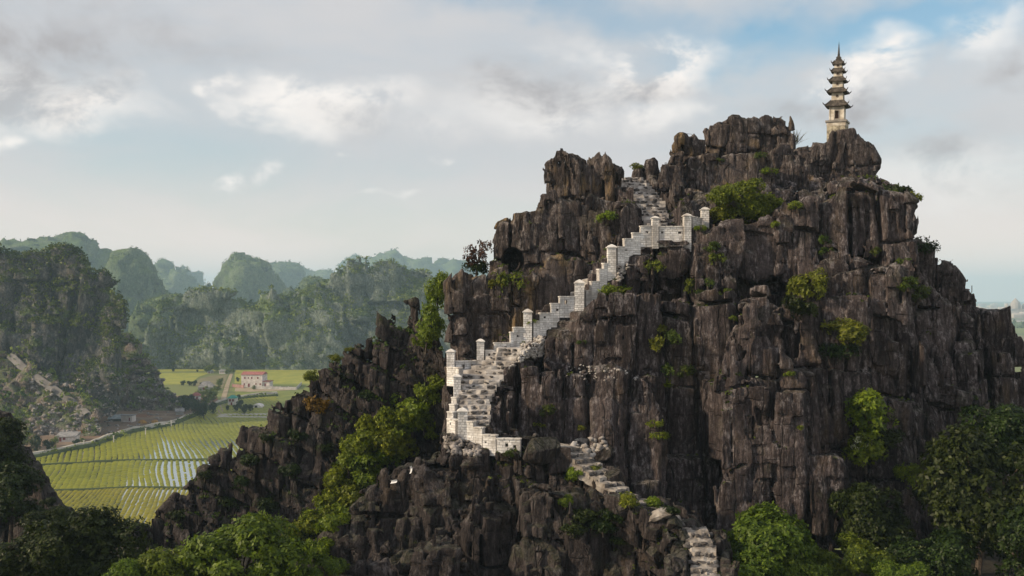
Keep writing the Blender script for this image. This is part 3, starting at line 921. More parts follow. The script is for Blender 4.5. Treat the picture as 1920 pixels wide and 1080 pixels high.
def brick_panel(parent, p0, p1, z0, z1, thick, holes):
    """one wall panel from p0 to p1 (plan), holes in panel coordinates (u0,u1,z0,z1)"""
    d = np.array(p1) - np.array(p0); L = float(np.hypot(*d)); ang = math.atan2(d[1], d[0])
    c = MB()
    us = sorted({0.0, L} | {h[0] for h in holes} | {h[1] for h in holes})
    t = thick / 2 - 0.014
    for a, b in zip(us[:-1], us[1:]):
        hs = [h for h in holes if h[0] <= (a + b) / 2 <= h[1]]
        if hs:
            h = hs[0]
            c.box(a, b, -t, t, z0, h[2]); c.box(a, b, -t, t, h[3], z1 - 0.01)
        else:
            c.box(a, b, -t, t, z0, z1 - 0.01)
    core = c.build('wall_panel', M_MORTAR, parent, (p0[0], p0[1], 0))
    core.rotation_euler = (0, 0, ang)
    n = max(1, int(round((z1 - z0) / CH))); ch = (z1 - z0) / n
    for k in range(n):
        zc = z0 + (k + .5) * ch
        edges = [0.0]; u = BL * (0.5 if k % 2 else 1.0) * BR.uniform(.85, 1.1)
        while u < L - 0.1:
            edges.append(u); u += BL * BR.uniform(.8, 1.15)
        edges.append(L)
        for a, b in zip(edges[:-1], edges[1:]):
            segs = [(a, b)]
            for h in holes:
                if h[2] < zc < h[3]:
                    segs = [q for s in segs for q in ((s[0], min(s[1], h[0])), (max(s[0], h[1]), s[1])) if q[1] - q[0] > 0.03]
            for q in segs:
                put_brick(core, (q[0] + q[1]) / 2, BR.uniform(-.006, .006), zc, q[1] - q[0] - 0.014, thick + BR.uniform(-.01, .012), ch - 0.016)
    # coping stones
    u = -0.03
    while u < L:
        l = min(0.55 * BR.uniform(.8, 1.2), L + 0.03 - u)
        if L + 0.03 - u - l < 0.2: l = L + 0.03 - u
        o = bpy.data.objects.new('coping_stone', COPING)
        o.location = (u + l / 2, 0, z1 + 0.032); o.scale = (l - 0.008, thick + 0.09, 0.075); o.rotation_euler = (0, BR.uniform(-.015, .015), 0)
        link(o, core)
        u += l
    return core


def brick_pillar(parent, x, y, z0, z1, wd, rz):
    """z1 = apex of the cap"""
    h = wd / 2; cap = 0.42 * wd; zb = z1 - cap
    o = MB().box(-h + .014, h - .014, -h + .014, h - .014, z0, zb).build('pillar', M_MORTAR, parent, (x, y, 0))
    o.rotation_euler = (0, 0, rz)
    n = max(1, int(round((zb - z0) / CH))); ch = (zb - z0) / n
    for k in range(n):
        zc = z0 + (k + .5) * ch
        s = BR.uniform(-.06, .06)
        if k % 2:
            a = h + s
            put_brick(o, -h + a / 2, 0, zc, a - .012, wd + BR.uniform(-.008, .01), ch - .016)
            put_brick(o, h - (wd - a) / 2, 0, zc, wd - a - .012, wd + BR.uniform(-.008, .01), ch - .016)
        else:
            q = wd * 0.28
            put_brick(o, -h + q / 2, 0, zc, q - .012, wd, ch - .016)
            put_brick(o, 0, 0, zc, wd - 2 * q - .012, wd + .008, ch - .016)
            put_brick(o, h - q / 2, 0, zc, q - .012, wd, ch - .016)
    m = MB().frustum(h + .045, h + .05, zb, zb + 0.25 * cap).frustum(h + .03, h * 0.72, zb + 0.25 * cap + .001, zb + 0.68 * cap)
    m.frustum(h * 0.70, 0.03, zb + 0.68 * cap + .001, z1)
    m.build('cap', M_CAP, o)
    return o

cm = bmesh.new(); bmesh.ops.create_cube(cm, size=1.0)
bmesh.ops.bevel(cm, geom=[e for e in cm.edges], offset=0.12, segments=2, affect='EDGES')
COPING = bpy.data.meshes.new('coping_stone'); cm.to_mesh(COPING); cm.free(); COPING.materials.append(M_CAP)

for (nm, lb, panels, pillars) in RUNS:
    base = run_line((nm, lb, panels, pillars))[0]
    W = empty('parapet_wall')
    tag(W, lb, 'wall', 'white brick parapet walls along the stairs')
    for (xl, xr, yl, yr, top, bot, hol) in panels:
        ym = (yl + yr) / 2
        zt = -(top - HOR) / F * ym; zb = -(bot - HOR) / F * ym
        p0 = at(xl, bot, yl)[:2]; p1 = at(xr, bot, yr)[:2]
        L = math.dist(p0, p1)
        holes = []
        for (hx, hy, hw, hh) in hol:
            u = (hx - xl) / (xr - xl) * L; du = hw / F * ym / 2; zc = -(hy - HOR) / F * ym; dz = hh / F * ym / 2
            if u - du > 0.06 and u + du < L - 0.06:
                holes.append((u - du, u + du, zc - dz, zc + dz))
        brick_panel(W, p0, p1, zb - 0.25, zt - 0.07, 0.30, holes)
    for (xl, xr, ap, bs, Y) in pillars:
        x, y, _ = at((xl + xr) / 2, bs, Y)
        wd = (xr - xl) / F * Y * 0.88
        brick_pillar(W, x, y, -(bs - HOR) / F * Y - 0.35, -(ap - HOR) / F * Y, wd, BR.uniform(-.08, .08))

# ------------------------------------------------------------------ stairs
def lerp_line(P, t):
    """point and direction at arc fraction t of a polyline with per-point extras"""
    P = [np.array(p, float) for p in P]
    seg = [np.linalg.norm((b - a)[:3]) for a, b in zip(P[:-1], P[1:])]
    s = t * sum(seg)
    for a, b, l in zip(P[:-1], P[1:], seg):
        if s <= l or b is P[-1]:
            k = min(1, s / l)
            return a + (b - a) * k, (b - a)[:3] / l
        s -= l


def step_mesh(wd, dp, ht, seed):
    rg = np.random.default_rng(seed)
    nx, ny = 9, 4
    xs = np.linspace(-wd, wd, nx); ys = np.linspace(0, dp, ny)
    V = []; Fq = []
    front = rg.normal(0, 0.06, nx)
    for j in range(ny):
        for i in range(nx):
            V.append((xs[i], ys[j] + (front[i] if j == 0 else 0), rg.normal(0, 0.018) - (0.03 if j == 0 else 0)))
    top = len(V)
    for i in range(nx):
        V.append((xs[i] + rg.normal(0, .02), front[i] - 0.02 + rg.normal(0, 0.03), -ht * 0.5 + rg.normal(0, .02)))
    for i in range(nx):
        V.append((xs[i], front[i] + rg.normal(0, 0.03), -ht))
    for j in range(ny - 1):
        for i in range(nx - 1):
            a = j * nx + i
            Fq.append((a, a + 1, a + nx + 1, a + nx))
    for i in range(nx - 1):
        Fq.append((top + i, top + i + 1, i + 1, i)); Fq.append((top + nx + i, top + nx + i + 1, top + i + 1, top + i))
    b = len(V)
    V += [(-wd, dp, -ht), (wd, dp, -ht)]
    Fq += [(top + nx, top, 0, (ny - 1) * nx), (b, top + nx, (ny - 1) * nx, (ny - 1) * nx)][:0]
    me = bpy.data.meshes.new('step')
    me.from_pydata([tuple(map(float, v)) for v in V], [], [tuple(q) for q in Fq] + [(b, (ny - 1) * nx, 0, top, top + nx), (b + 1, top + 2 * nx - 1, top + nx - 1, nx - 1, ny * nx - 1), (b + 1, ny * nx - 1, (ny - 1) * nx, b), (b, top + nx) + tuple(range(top + nx + 1, top + 2 * nx)) + (b + 1,)])
    me.materials.append(M_STEP)
    me.update()
    return me


STONES = [stone_mesh('stone', 100 + k, 2, M_STONE_DK) for k in range(6)]

def flight(root, P, rise, seed, stones=3, face=None):
    """P: (x,y,z,halfwidth)"""
    rg = random.Random(seed)
    z0, z1 = P[0][2], P[-1][2]
    n = max(2, int(round((z1 - z0) / rise)))
    zs = [z0 + (z1 - z0) * (k + 1) / n for k in range(n)]
    # find arc position for each height
    ts = np.linspace(0, 1, 400)
    zz = np.array([lerp_line(P, t)[0][2] for t in ts])
    for k, z in enumerate(zs):
        t = ts[np.argmin(np.abs(zz - (z - (z1 - z0) / n)))]
        q, d = lerp_line(P, t)
        t2 = ts[np.argmin(np.abs(zz - z))]
        q2, _ = lerp_line(P, t2)
        dp = math.dist(q[:2], q2[:2]) + 0.35
        hw = q[3] * rg.uniform(.92, 1.06)
        o = obj('step', step_mesh(hw, dp, (z1 - z0) / n + 0.14, seed * 100 + k), root, (q[0], q[1], z))
        ang = math.atan2(d[1], d[0]) - math.pi / 2
        if face is not None: ang = face + (ang - face) * 0.35
        o.rotation_euler = (0, 0, ang)
        for m in range(stones):
            s = bpy.data.objects.new('stone', rg.choice(STONES))
            s.location = (rg.uniform(-.85, .85) * hw, rg.uniform(-.05, .10), -rg.uniform(.07, .17))
            s.scale = (rg.uniform(.10, .24), rg.uniform(.06, .12), rg.uniform(.055, .10))
            s.rotation_euler = (rg.uniform(-.15, .15), rg.uniform(-.2, .2), rg.uniform(-.4, .4))
            link(s, o)


ST = empty('staircase'); tag(ST, 'worn pale stone stairs climbing from the bottom bend to the notch', kind='structure')
with4 = lambda P, w: [(*p, k) for p, k in zip(P, w)]
flight(ST, with4([at(893, 797, 53.4), at(890, 758, 54.6), at(896, 722, 56.0), at(912, 702, 57.0), at(940, 676, 57.6), at(962, 652, 58.0)], [.75, .85, 1.1, 1.45, 1.0, .8]), 0.25, 1, 5, 0.0)
flight(ST, with4(FLIGHT_2, [.75, .75, .75, .75, .75, .8]), 0.27, 2, 2)
flight(ST, with4([at(1232, 425, 64.2), at(1222, 396, 66.0), at(1198, 362, 68.0), at(1182, 333, 70.0)], [.7, 1.15, 1.25, .75]), 0.24, 3, 8, 0.15)
FP = empty('footpath'); tag(FP, 'sandy rock path winding up from the lower right to the stairs', kind='structure')
def ribbon(P, name, seed, nl=70, na=11):
    rg = np.random.default_rng(seed)
    V = []
    for j in range(nl):
        q, d = lerp_line(P, j / (nl - 1))
        nx, ny = d[1], -d[0]
        l = math.hypot(nx, ny); nx, ny = nx / l, ny / l
        for i in range(na):
            u = -1 + 2 * i / (na - 1)
            wv = q[3] * (1 + 0.22 * float(vn(np.array([j * .3 + seed]), np.array([u]), np.array([3.0]))[0]))
            x = q[0] + nx * u * wv; y = q[1] + ny * u * wv
            zt = round(q[2] / 0.22) * 0.22 * 0.75 + q[2] * 0.25 + 0.13 * float(vn(np.array([x * 1.7]), np.array([y * 1.7]), np.array([0.5]))[0]) + rg.normal(0, .02)
            V.append((x, y, zt - (0.35 if abs(u) > .95 else 0.0)))
    Q = [(j * na + i, j * na + i + 1, (j + 1) * na + i + 1, (j + 1) * na + i) for j in range(nl - 1) for i in range(na - 1)]
    return mesh_np(name, V, Q, M_SAND, False)

for k, (seg, wds) in enumerate([(PATH_A[:4], [.55, .6, .5, .6]), (PATH_A[3:], [.5, .7, .85, .8, .65, .6, .6])]):
    pm = obj('path_surface', ribbon(with4(seg, wds), 'path_surface', 20 + k), FP)
    rgp = random.Random(90 + k)
    for m in range(70 if k else 44):
        q, d = lerp_line(with4(seg, wds), rgp.uniform(0, 1))
        s_ = bpy.data.objects.new('paving_stone', rgp.choice(STONES))
        s_.location = (q[0] + rgp.uniform(-1.1, 1.1) * q[3], q[1] + rgp.uniform(-.3, .3), q[2] - rgp.uniform(-.02, .08))
        s_.scale = (rgp.uniform(.10, .34), rgp.uniform(.08, .24), rgp.uniform(.05, .16)); s_.rotation_euler = (0, rgp.uniform(-.2, .2), rgp.uniform(-.5, .5))
        link(s_, FP)

flight(FP, with4(PATH_A[3:8], [.4, .6, .7, .65, .5]), 0.22, 6, 8)
flight(FP, with4(PATH_A[:3], [.5, .55, .45]), 0.2, 7, 6)

for o in FP.children:
    if o.name.startswith('step'):
        o.data.materials.clear(); o.data.materials.append(M_SAND)

# ------------------------------------------------------------------ pagoda
M_PWALL = mat_simple('weathered_plaster', (0.38, 0.335, 0.27), (0.62, 0.58, 0.51), 0.9, 2.2, 0.01, stain=(0.20, 0.165, 0.125))
M_PROOF = mat_simple('dark_roof_cement', (0.042, 0.036, 0.031), (0.105, 0.090, 0.075), 0.9, 5.0, 0.02)
M_PDARK = mat_simple('dark_niche', (0.05, 0.032, 0.025), (0.09, 0.05, 0.035), 0.9, 5.0)
M_PTRIM = mat_simple('grey_trim', (0.17, 0.155, 0.14), (0.30, 0.275, 0.245), 0.9, 3.0, 0.01)
M_MASON = mat_simple('rubble_masonry', (0.20, 0.175, 0.13), (0.50, 0.45, 0.34), 0.95, 4.0, 0.06, stain=(0.10, 0.085, 0.07))

PY = 76.0
KP = PY / F
PG = empty('pagoda', at(1570.5, 227.5, PY), math.radians(-27))
PG.rotation_euler = (0, math.radians(1.0), math.radians(-27))
tag(PG, 'slender five storey stone pagoda with upturned dark eaves on the summit', 'pagoda')
cpx = KP / 4.694                      # metres per enlarged picture pixel
def zp(c): return (785 - c) * cpx      # height above the plinth top


def pagoda_body(z0, z1, s, niche):
    h = s / 2
    m = MB()
    k = 0.93
    if niche == 'door':
        # hollow front: the face on -Y has an arched opening, a real recess
        w_, b_, t_ = 0.135, 0.12, 0.62
        for x0, x1, a, b in ((-h, -w_, 0, z1 - z0), (w_, h, 0, z1 - z0), (-w_, w_, 0, b_), (-w_, w_, b_ + t_, z1 - z0)):
            m.box(x0, x1, -h, -h + .2, z0 + a, z0 + b)
        m.box(-h, h, -h + .2, h, z0, z1)
        o = m.build('wall', M_PWALL, PG)
        n = MB().box(-w_, w_, -h + .197, -h + .199, z0 + b_, z0 + b_ + t_).build('niche', M_PDARK, o)
        f = MB()
        f.box(-w_ - .05, -w_, -h - .03, -h + .02, z0 + b_ - .04, z0 + b_ + t_ - .1); f.box(w_, w_ + .05, -h - .03, -h + .02, z0 + b_ - .04, z0 + b_ + t_ - .1)
        f.box(-w_ - .08, w_ + .08, -h - .05, -h + .02, z0 + b_ - .09, z0 + b_ - .04)
        N = 9
        for i in range(N):
            a0, a1 = math.pi * i / N, math.pi * (i + 1) / N
            ri, ro = w_, w_ + .055; zc = z0 + b_ + t_ - .1
            q = [(ri * math.cos(a0), zc + ri * math.sin(a0)), (ro * math.cos(a0), zc + ro * math.sin(a0)), (ro * math.cos(a1), zc + ro * math.sin(a1)), (ri * math.cos(a1), zc + ri * math.sin(a1))]
            vs = [(x, -h - .03, z) for x, z in q] + [(x, -h + .01, z) for x, z in q]
            f.raw(vs, [(0, 1, 2, 3), (7, 6, 5, 4), (1, 5, 6, 2), (3, 2, 6, 7), (0, 3, 7, 4), (0, 4, 5, 1)])
        f.build('arch_frame', M_PTRIM, o)
        # sunken panel mouldings on the sides
        g = MB()
        for cx, cy in ((-h, -h), (h, -h), (-h, h)):
            MB().box(cx - .035, cx + .035, cy - .035, cy + .035, z0, z1 - .002).build('corner_pilaster', M_PWALL, o)
    else:
        m.frustum(h, h * k, z0, z1)
        o = m.build('wall', M_PWALL, PG)
        zc = (z0 + z1) / 2 + .02; r = min(.085, (z1 - z0) * .22)
        for rot in (0, 1):
            f = MB(); N = 14
            dk = MB()
            yy = -h * (0.965 + k * 0.0)
            ring = []
            for i in range(N):
                a0, a1 = 2 * math.pi * i / N, 2 * math.pi * (i + 1) / N
                q = [(r * math.cos(a0), r * math.sin(a0)), (r * 1.4 * math.cos(a0), r * 1.4 * math.sin(a0)), (r * 1.4 * math.cos(a1), r * 1.4 * math.sin(a1)), (r * math.cos(a1), r * math.sin(a1))]
                vs = [(x, yy - .035, zc + z) for x, z in q] + [(x, yy + .03, zc + z) for x, z in q]
                if rot: vs = [(y_, -x_, z_) for x_, y_, z_ in vs]
                f.raw(vs, [(0, 1, 2, 3), (7, 6, 5, 4), (1, 5, 6, 2), (3, 2, 6, 7), (0, 3, 7, 4), (0, 4, 5, 1)])
                ring.append((r * math.cos(a0), yy - .012, zc + r * math.sin(a0)))
            if rot: ring = [(y_, -x_, z_) for x_, y_, z_ in ring]
            dk.raw(ring, [tuple(range(N))])
            wn = dk.build('window', M_PDARK, o)
            f.build('window_frame', M_PTRIM, wn)
    return o


def pagoda_roof(z0, z1, e, top, lift):
    """z0 eave bottom, z1 top of the slope, e half width of the eaves, top half width at the top"""
    N = 12; R = 6
    m = MB()
    th = 0.075
    vs = []
    for j in range(R + 1):
        t = j / R
        half = e + (top - e) * t
        zz = z0 + th + (z1 - z0 - th) * (t ** 1.5)
        for side in range(4):
            for i in range(N):
                u = -1 + 2 * i / N
                x, y = u * half, -half
                c = abs(u) ** 3.2
                z = zz + lift * c * (1 - t) ** 2
                out_ = 1 + 0.05 * c * (1 - t)
                x, y = x * out_, y * out_
                for _ in range(side): x, y = -y, x
                vs.append((x, y, z))
    M = 4 * N
    fs = [(j * M + i, j * M + (i + 1) % M, (j + 1) * M + (i + 1) % M, (j + 1) * M + i) for j in range(R) for i in range(M)]
    b = len(vs)
    for i in range(M):
        x, y, z = vs[i]; vs.append((x * .985, y * .985, z - th))
    for i in range(M):
        x, y, z = vs[i]; vs.append((x * .5 , y * .5, z0 + .02))
    fs += [(b + i, b + (i + 1) % M, (i + 1) % M, i) for i in range(M)]
    fs += [(b + M + i, b + M + (i + 1) % M, b + (i + 1) % M, b + i) for i in range(M)]
    fs.append(tuple(range(R * M, (R + 1) * M))); fs.append(tuple(reversed(range(b + M, b + 2 * M))))
    o = m.raw(vs, fs).build('roof', M_PROOF, PG)
    for sx, sy in ((1, 1), (1, -1), (-1, 1), (-1, -1)):
        c = e * 1.05
        zc = z0 + th + lift
        pts = [(sx * top * .95, sy * top * .95, z1 + .01), (sx * (top + c) / 2, sy * (top + c) / 2, z0 + th + (z1 - z0 - th) * .42 + lift * .3), (sx * c * .93, sy * c * .93, zc), (sx * c * 1.05, sy * c * 1.05, zc + .05), (sx * c * 1.10, sy * c * 1.10, zc + .12), (sx * c * 1.12, sy * c * 1.12, zc + .19)]
        MB().tube(pts, [.035, .04, .045, .04, .025, .008], 6).build('eave_horn', M_PROOF, o)
    return o


S1 = 1.02
pagoda_body(0, zp(650), S1, 'door')
pagoda_roof(zp(667), zp(606), 0.82, 0.48, 0.08)
pagoda_body(zp(612), zp(533), 0.86, 'w'); pagoda_roof(zp(545), zp(494), 0.72, 0.42, 0.075)
pagoda_body(zp(500), zp(435), 0.77, 'w'); pagoda_roof(zp(447), zp(397), 0.61, 0.36, 0.07)
pagoda_body(zp(402), zp(352), 0.64, 'w'); pagoda_roof(zp(362), zp(321), 0.48, 0.31, 0.065)
pagoda_body(zp(326), zp(283), 0.55, 'w'); pagoda_roof(zp(293), zp(254), 0.41, 0.27, 0.06)
fb = MB().frustum(.20, .21, zp(256), zp(240)).frustum(.155, .17, zp(240) + .001, zp(222)).frustum(.11, .085, zp(222) + .001, zp(210))
fb.build('finial_base', M_PROOF, PG)
MB().tube([(0, 0, zp(214)), (0, 0, zp(170)), (0, 0, zp(120)), (0, 0, zp(84))], [.095, .065, .035, .006], 10).build('spire', M_PROOF, PG, smooth=True)
pl = MB().box(-.78, .78, -.78, .78, zp(803), -.003)
pl.build('plinth_slab', M_PTRIM, PG)
MB().box(-.70, .70, -.70, .70, zp(836), zp(803) - .003).build('plinth', M_PWALL, PG)
MB().raw([(-.66, -.66, -2.1), (.60, -.64, -2.1), (.60, .6, -2.1), (-.66, .6, -2.1), (-.68, -.69, zp(836) - .003), (.68, -.69, zp(836) - .003), (.68, .68, zp(836) - .003), (-.68, .68, zp(836) - .003)],
         [(0, 3, 2, 1), (4, 5, 6, 7), (0, 1, 5, 4), (1, 2, 6, 5), (2, 3, 7, 6), (3, 0, 4, 7)]).build('masonry_base', M_MASON, PG)

# ------------------------------------------------------------------ leaves
def mat_leaf(name, dark, light, trans=0.35, hue=0.02, val=0.25):
    m, n = material(name)
    a = n.add('ShaderNodeAttribute', attribute_name='lc')
    sp = n.add('ShaderNodeSeparateColor', {0: a.outputs[0]})
    c = n.mix(sp.outputs[0], dark, light)
    oi = n.add('ShaderNodeObjectInfo')
    h = n.step(oi.outputs['Random'], 0, 1, 0.5 - hue, 0.5 + hue, smooth=False)
    v = n.step(sp.outputs[1], 0, 1, 1 - val, 1 + val, smooth=False)
    hs = n.add('ShaderNodeHueSaturation', {'Hue': h, 'Value': v}); n.set(hs, 'Color', c)
    d = n.add('ShaderNodeBsdfPrincipled', {'Base Color': hs.outputs[0], 'Roughness': 0.5})
    d.inputs['Specular IOR Level'].default_value = 0.2
    t = n.add('ShaderNodeBsdfTranslucent', {'Color': n.mix(1.0, hs.outputs[0], (1.25, 1.3, 0.5), 'MULTIPLY')})
    mx = n.add('ShaderNodeMixShader', {0: trans, 1: d, 2: t})
    finish(n, mx)
    return m

M_LEAF = mat_leaf('leaf_green', (0.048, 0.080, 0.007), (0.225, 0.270, 0.018))
M_LEAF_Y = mat_leaf('leaf_yellow_green', (0.055, 0.075, 0.010), (0.19, 0.21, 0.022))
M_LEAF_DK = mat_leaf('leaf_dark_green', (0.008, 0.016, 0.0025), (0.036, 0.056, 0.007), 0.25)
M_LEAF_RED = mat_leaf('leaf_reddish', (0.035, 0.016, 0.012), (0.10, 0.045, 0.03), 0.25)
M_LEAF_ORANGE = mat_leaf('leaf_orange', (0.07, 0.05, 0.008), (0.22, 0.15, 0.015))
M_FOREST = mat_leaf('forest_leaf', (0.040, 0.075, 0.012), (0.185, 0.225, 0.030), 0.2, 0.0)
M_FOREST_FAR = mat_leaf('far_forest_leaf', (0.042, 0.076, 0.024), (0.125, 0.16, 0.040), 0.15, 0.0)
M_FOREST_SHADE = mat_leaf('cliff_scrub_leaf_shaded', (0.022, 0.044, 0.008), (0.120, 0.150, 0.018), 0.2, 0.0)  # darker copy of the forest leaf: the left cliff's shade painted into the colour
M_BARK = mat_simple('bark', (0.045, 0.034, 0.026), (0.11, 0.09, 0.07), 0.9, 8.0, 0.02)
M_FLOWER = mat_leaf('pale_blossom', (0.30, 0.33, 0.18), (0.55, 0.56, 0.40), 0.3)


def unit(a):
    return a / (np.linalg.norm(a, axis=1, keepdims=True) + 1e-9)


def leaves(C, T, Nn, l, wd):
    """folded rhombic leaves: base C, direction T, normal Nn, length l, width wd (arrays)"""
    S = unit(np.cross(T, Nn)); Nn = np.cross(S, T)
    l = l[:, None]; wd = wd[:, None]
    v = np.stack([C, C + T * l * .45 + S * wd * .5 - Nn * wd * .14, C + T * l - Nn * l * .12, C + T * l * .45 - S * wd * .5 - Nn * wd * .14], 1).reshape(-1, 3)
    q = np.arange(len(v)).reshape(-1, 4)
    return v, q


def crown(seed, nl, per, leaf, rad=(1, 1, .8), hollow=0.35, spread=0.16, droop=0.35, lobes=9, lobe_r=(.3, .55), flat=0.0):
    """leaf whorls on twig ends: nl whorls of per leaves; returns verts, quads, attribute, lobe centres"""
    rg = np.random.default_rng(seed)
    lc = unit(rg.normal(size=(lobes, 3))) * rg.uniform(.35, .75, (lobes, 1))
    lc[:, 2] = lc[:, 2] * .8 + .05
    lr = rg.uniform(*lobe_r, lobes)
    pick_ = rg.choice(lobes, nl, p=lr ** 2 / (lr ** 2).sum())
    d = unit(rg.normal(size=(nl, 3)) + np.array([0, 0, .35]))
    rr = lr[pick_] * (hollow + (1 - hollow) * rg.random(nl) ** .5)
    P = (lc[pick_] + d * rr[:, None]) * np.array(rad)
    outd = unit(d + .5 * unit(lc[pick_]) + np.array([0, 0, .25]))
    tone = np.clip(.45 + .35 * outd[:, 2] * 0 + rg.normal(0, .22, nl), 0, 1)
    ax = unit(outd + rg.normal(0, .35, (nl, 3)))
    u = unit(np.cross(ax, rg.normal(size=(nl, 3)))); v = np.cross(ax, u)
    a = (np.arange(per)[None] / per * 2 * np.pi + rg.uniform(0, 6.28, (nl, 1))) + rg.normal(0, .25, (nl, per))
    T = u[:, None] * np.cos(a)[..., None] + v[:, None] * np.sin(a)[..., None] + ax[:, None] * rg.uniform(.05, .7, (nl, per, 1)) + np.array([0, 0, -droop])
    T = unit(T.reshape(-1, 3))
    C = np.repeat(P, per, 0) + rg.normal(0, spread * leaf, (nl * per, 3))
    Nn = np.repeat(ax, per, 0) + rg.normal(0, .3, (nl * per, 3))
    L = leaf * rg.uniform(.65, 1.25, nl * per)
    V, Q = leaves(C, T, unit(Nn), L, L * rg.uniform(.42, .6, nl * per))
    A = np.stack([np.repeat(np.clip(np.repeat(tone, per) + rg.normal(0, .12, nl * per), 0, 1), 4), np.repeat(rg.random(nl * per), 4)], 1)
    return V, Q, A, lc * np.array(rad)


def plant_meshes(name, seed, mat, R, nl, per, leaf, rad, stem_h, **kw):
    """crown mesh and stem mesh with the crown centre at height stem_h, in metres, crown radius R"""
    V, Q, A, lc = crown(seed, nl, per, leaf / R, rad, **kw)
    V = V * R; lc = lc * R
    V[:, 2] += stem_h
    fol = mesh_np('foliage', V, Q, mat, False, {'lc': A})
    rg = random.Random(seed)
    m = MB()
    fork = (rg.uniform(-.1, .1) * R, rg.uniform(-.1, .1) * R, stem_h * .55)
    tr = 0.035 * R + .015
    m.tube([(0, 0, -.5 * min(1, R * .5)), (fork[0] * .4, fork[1] * .4, stem_h * .25), fork], [tr * 1.4, tr * 1.1, tr], 7)
    for c in lc:
        e = (c[0], c[1], c[2] + stem_h)
        mid = ((fork[0] + e[0]) / 2 + rg.uniform(-.1, .1) * R, (fork[1] + e[1]) / 2 + rg.uniform(-.1, .1) * R, (fork[2] + e[2]) / 2 + .08 * R)
        m.tube([fork, mid, e], [tr * .6, tr * .4, tr * .15], 5)
    me = bpy.data.meshes.new('stem')
    me.from_pydata([tuple(map(float, p)) for p in m.v], [], m.f); me.materials.append(M_BARK); me.update()
    return fol, me


def plant(name, meshes, loc, scale, rz, label, cat, group=None, parts=('foliage', 'stem')):
    e = empty(name, loc, rz)
    e.scale = scale
    tag(e, label, cat, group)
    obj(parts[0], meshes[0], e); obj(parts[1], meshes[1], e)
    return e


def forest(name, pts, nor, size, mat, seed, L=14, label=None, parent=None, tone=None, card=0.45):
    """clumps of leafy cards standing on points, one mesh"""
    rg = np.random.default_rng(seed)
    n = len(pts)
    sz = size * rg.uniform(.55, 1.45, n) * rg.choice([.8, 1, 1.5], n, p=[.4, .45, .15])
    d = unit(rg.normal(size=(n, L, 3)).reshape(-1, 3)); d[:, 2] = np.abs(d[:, 2]) * 1.1 - .25
    C = np.repeat(pts + nor * sz[:, None] * .05 + np.array([0, 0, .12]) * sz[:, None], L, 0) + d * (np.repeat(sz, L) * .62 * rg.uniform(.5, 1.1, n * L))[:, None]
    T = unit(rg.normal(size=(n * L, 3)) + d * .6)
    Nn = unit(d + rg.normal(0, .4, (n * L, 3)))
    l = np.repeat(sz, L) * rg.uniform(.6, 1.1, n * L) * card
    V, Q = leaves(C - T * l[:, None] * .5, T, Nn, l, l * rg.uniform(.6, .95, n * L))
    tn = (tone if tone is not None else rg.random(n))
    A = np.stack([np.repeat(np.clip(np.repeat(tn, L) + rg.normal(0, .1, n * L), 0, 1), 4), np.repeat(rg.random(n * L), 4)], 1)
    o = obj(name, mesh_np(name, V, Q, mat, False, {'lc': A}), parent)
    o['kind'] = 'stuff'
    if label: o['label'] = label
    return o


# ------------------------------------------------------------------ valley floor and hills
def mat_ground():
    m, n = material('valley_ground')
    co = n.add('ShaderNodeNewGeometry').outputs['Position']
    vo = n.add('ShaderNodeTexVoronoi', {'Vector': n.scale(co, (0.012, 0.005, 1)), 'Scale': 1.0, 'Randomness': .8})
    cell = n.add('ShaderNodeSeparateColor', {0: vo.outputs['Color']})
    c = n.mix(cell.outputs[0], (0.075, 0.105, 0.022), (0.15, 0.165, 0.035))
    c = n.mix(n.step(cell.outputs[1], .7, .8), c, (0.13, 0.115, 0.06))
    c = n.mix(n.step(n.noise(co, .01, 6, .6), .52, .66), c, (0.04, 0.06, 0.02))
    bs = n.add('ShaderNodeBsdfPrincipled', {'Base Color': c, 'Roughness': .95})
    finish(n, bs)
    return m

M_GROUND = mat_ground()
gv, gq = [], []
xs = [-9000, -4000, -1500, -600, 0, 600, 1500, 4000, 9000]; ys = [-200, 90, 400, 800, 1600, 3000, 5500, 9500]
for y in ys:
    for x in xs: gv.append((x, y, GZ))
gq = [(j * 9 + i, j * 9 + i + 1, (j + 1) * 9 + i + 1, (j + 1) * 9 + i) for j in range(len(ys) - 1) for i in range(8)]
tag(obj('ground', mesh_np('ground', gv, gq, M_GROUND)), 'flat green valley floor reaching to the horizon', kind='structure')

# the foot of the peak: a slope that falls from the foreground to the valley floor
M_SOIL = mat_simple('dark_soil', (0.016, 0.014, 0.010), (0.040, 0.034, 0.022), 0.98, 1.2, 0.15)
nx, ny = 111, 91
X, Y = np.meshgrid(np.linspace(-75, 90, nx), np.linspace(26, 175, ny), indexing='ij')
Z = -14.2 - np.clip(Y - 56, 0, None) * .42 - np.clip(-X - 24, 0, None) * .12 - np.clip(X - 34, 0, None) * .55 - np.clip(44 - Y, 0, None) * .25
Z = np.maximum(Z, GZ - 1.0) + 0.5 * fbm(X.astype(f4) * .2, Y.astype(f4) * .2, (X * 0).astype(f4), 4)
V = np.stack([X, Y, Z], -1).reshape(-1, 3)
q = np.array([(i * ny + j, (i + 1) * ny + j, (i + 1) * ny + j + 1, i * ny + j + 1) for i in range(nx - 1) for j in range(ny - 1)])
HS = obj('hillside', mesh_np('hillside', V, q, M_SOIL, True)); tag(HS, 'dark shaded lower slope of the peak', kind='structure')

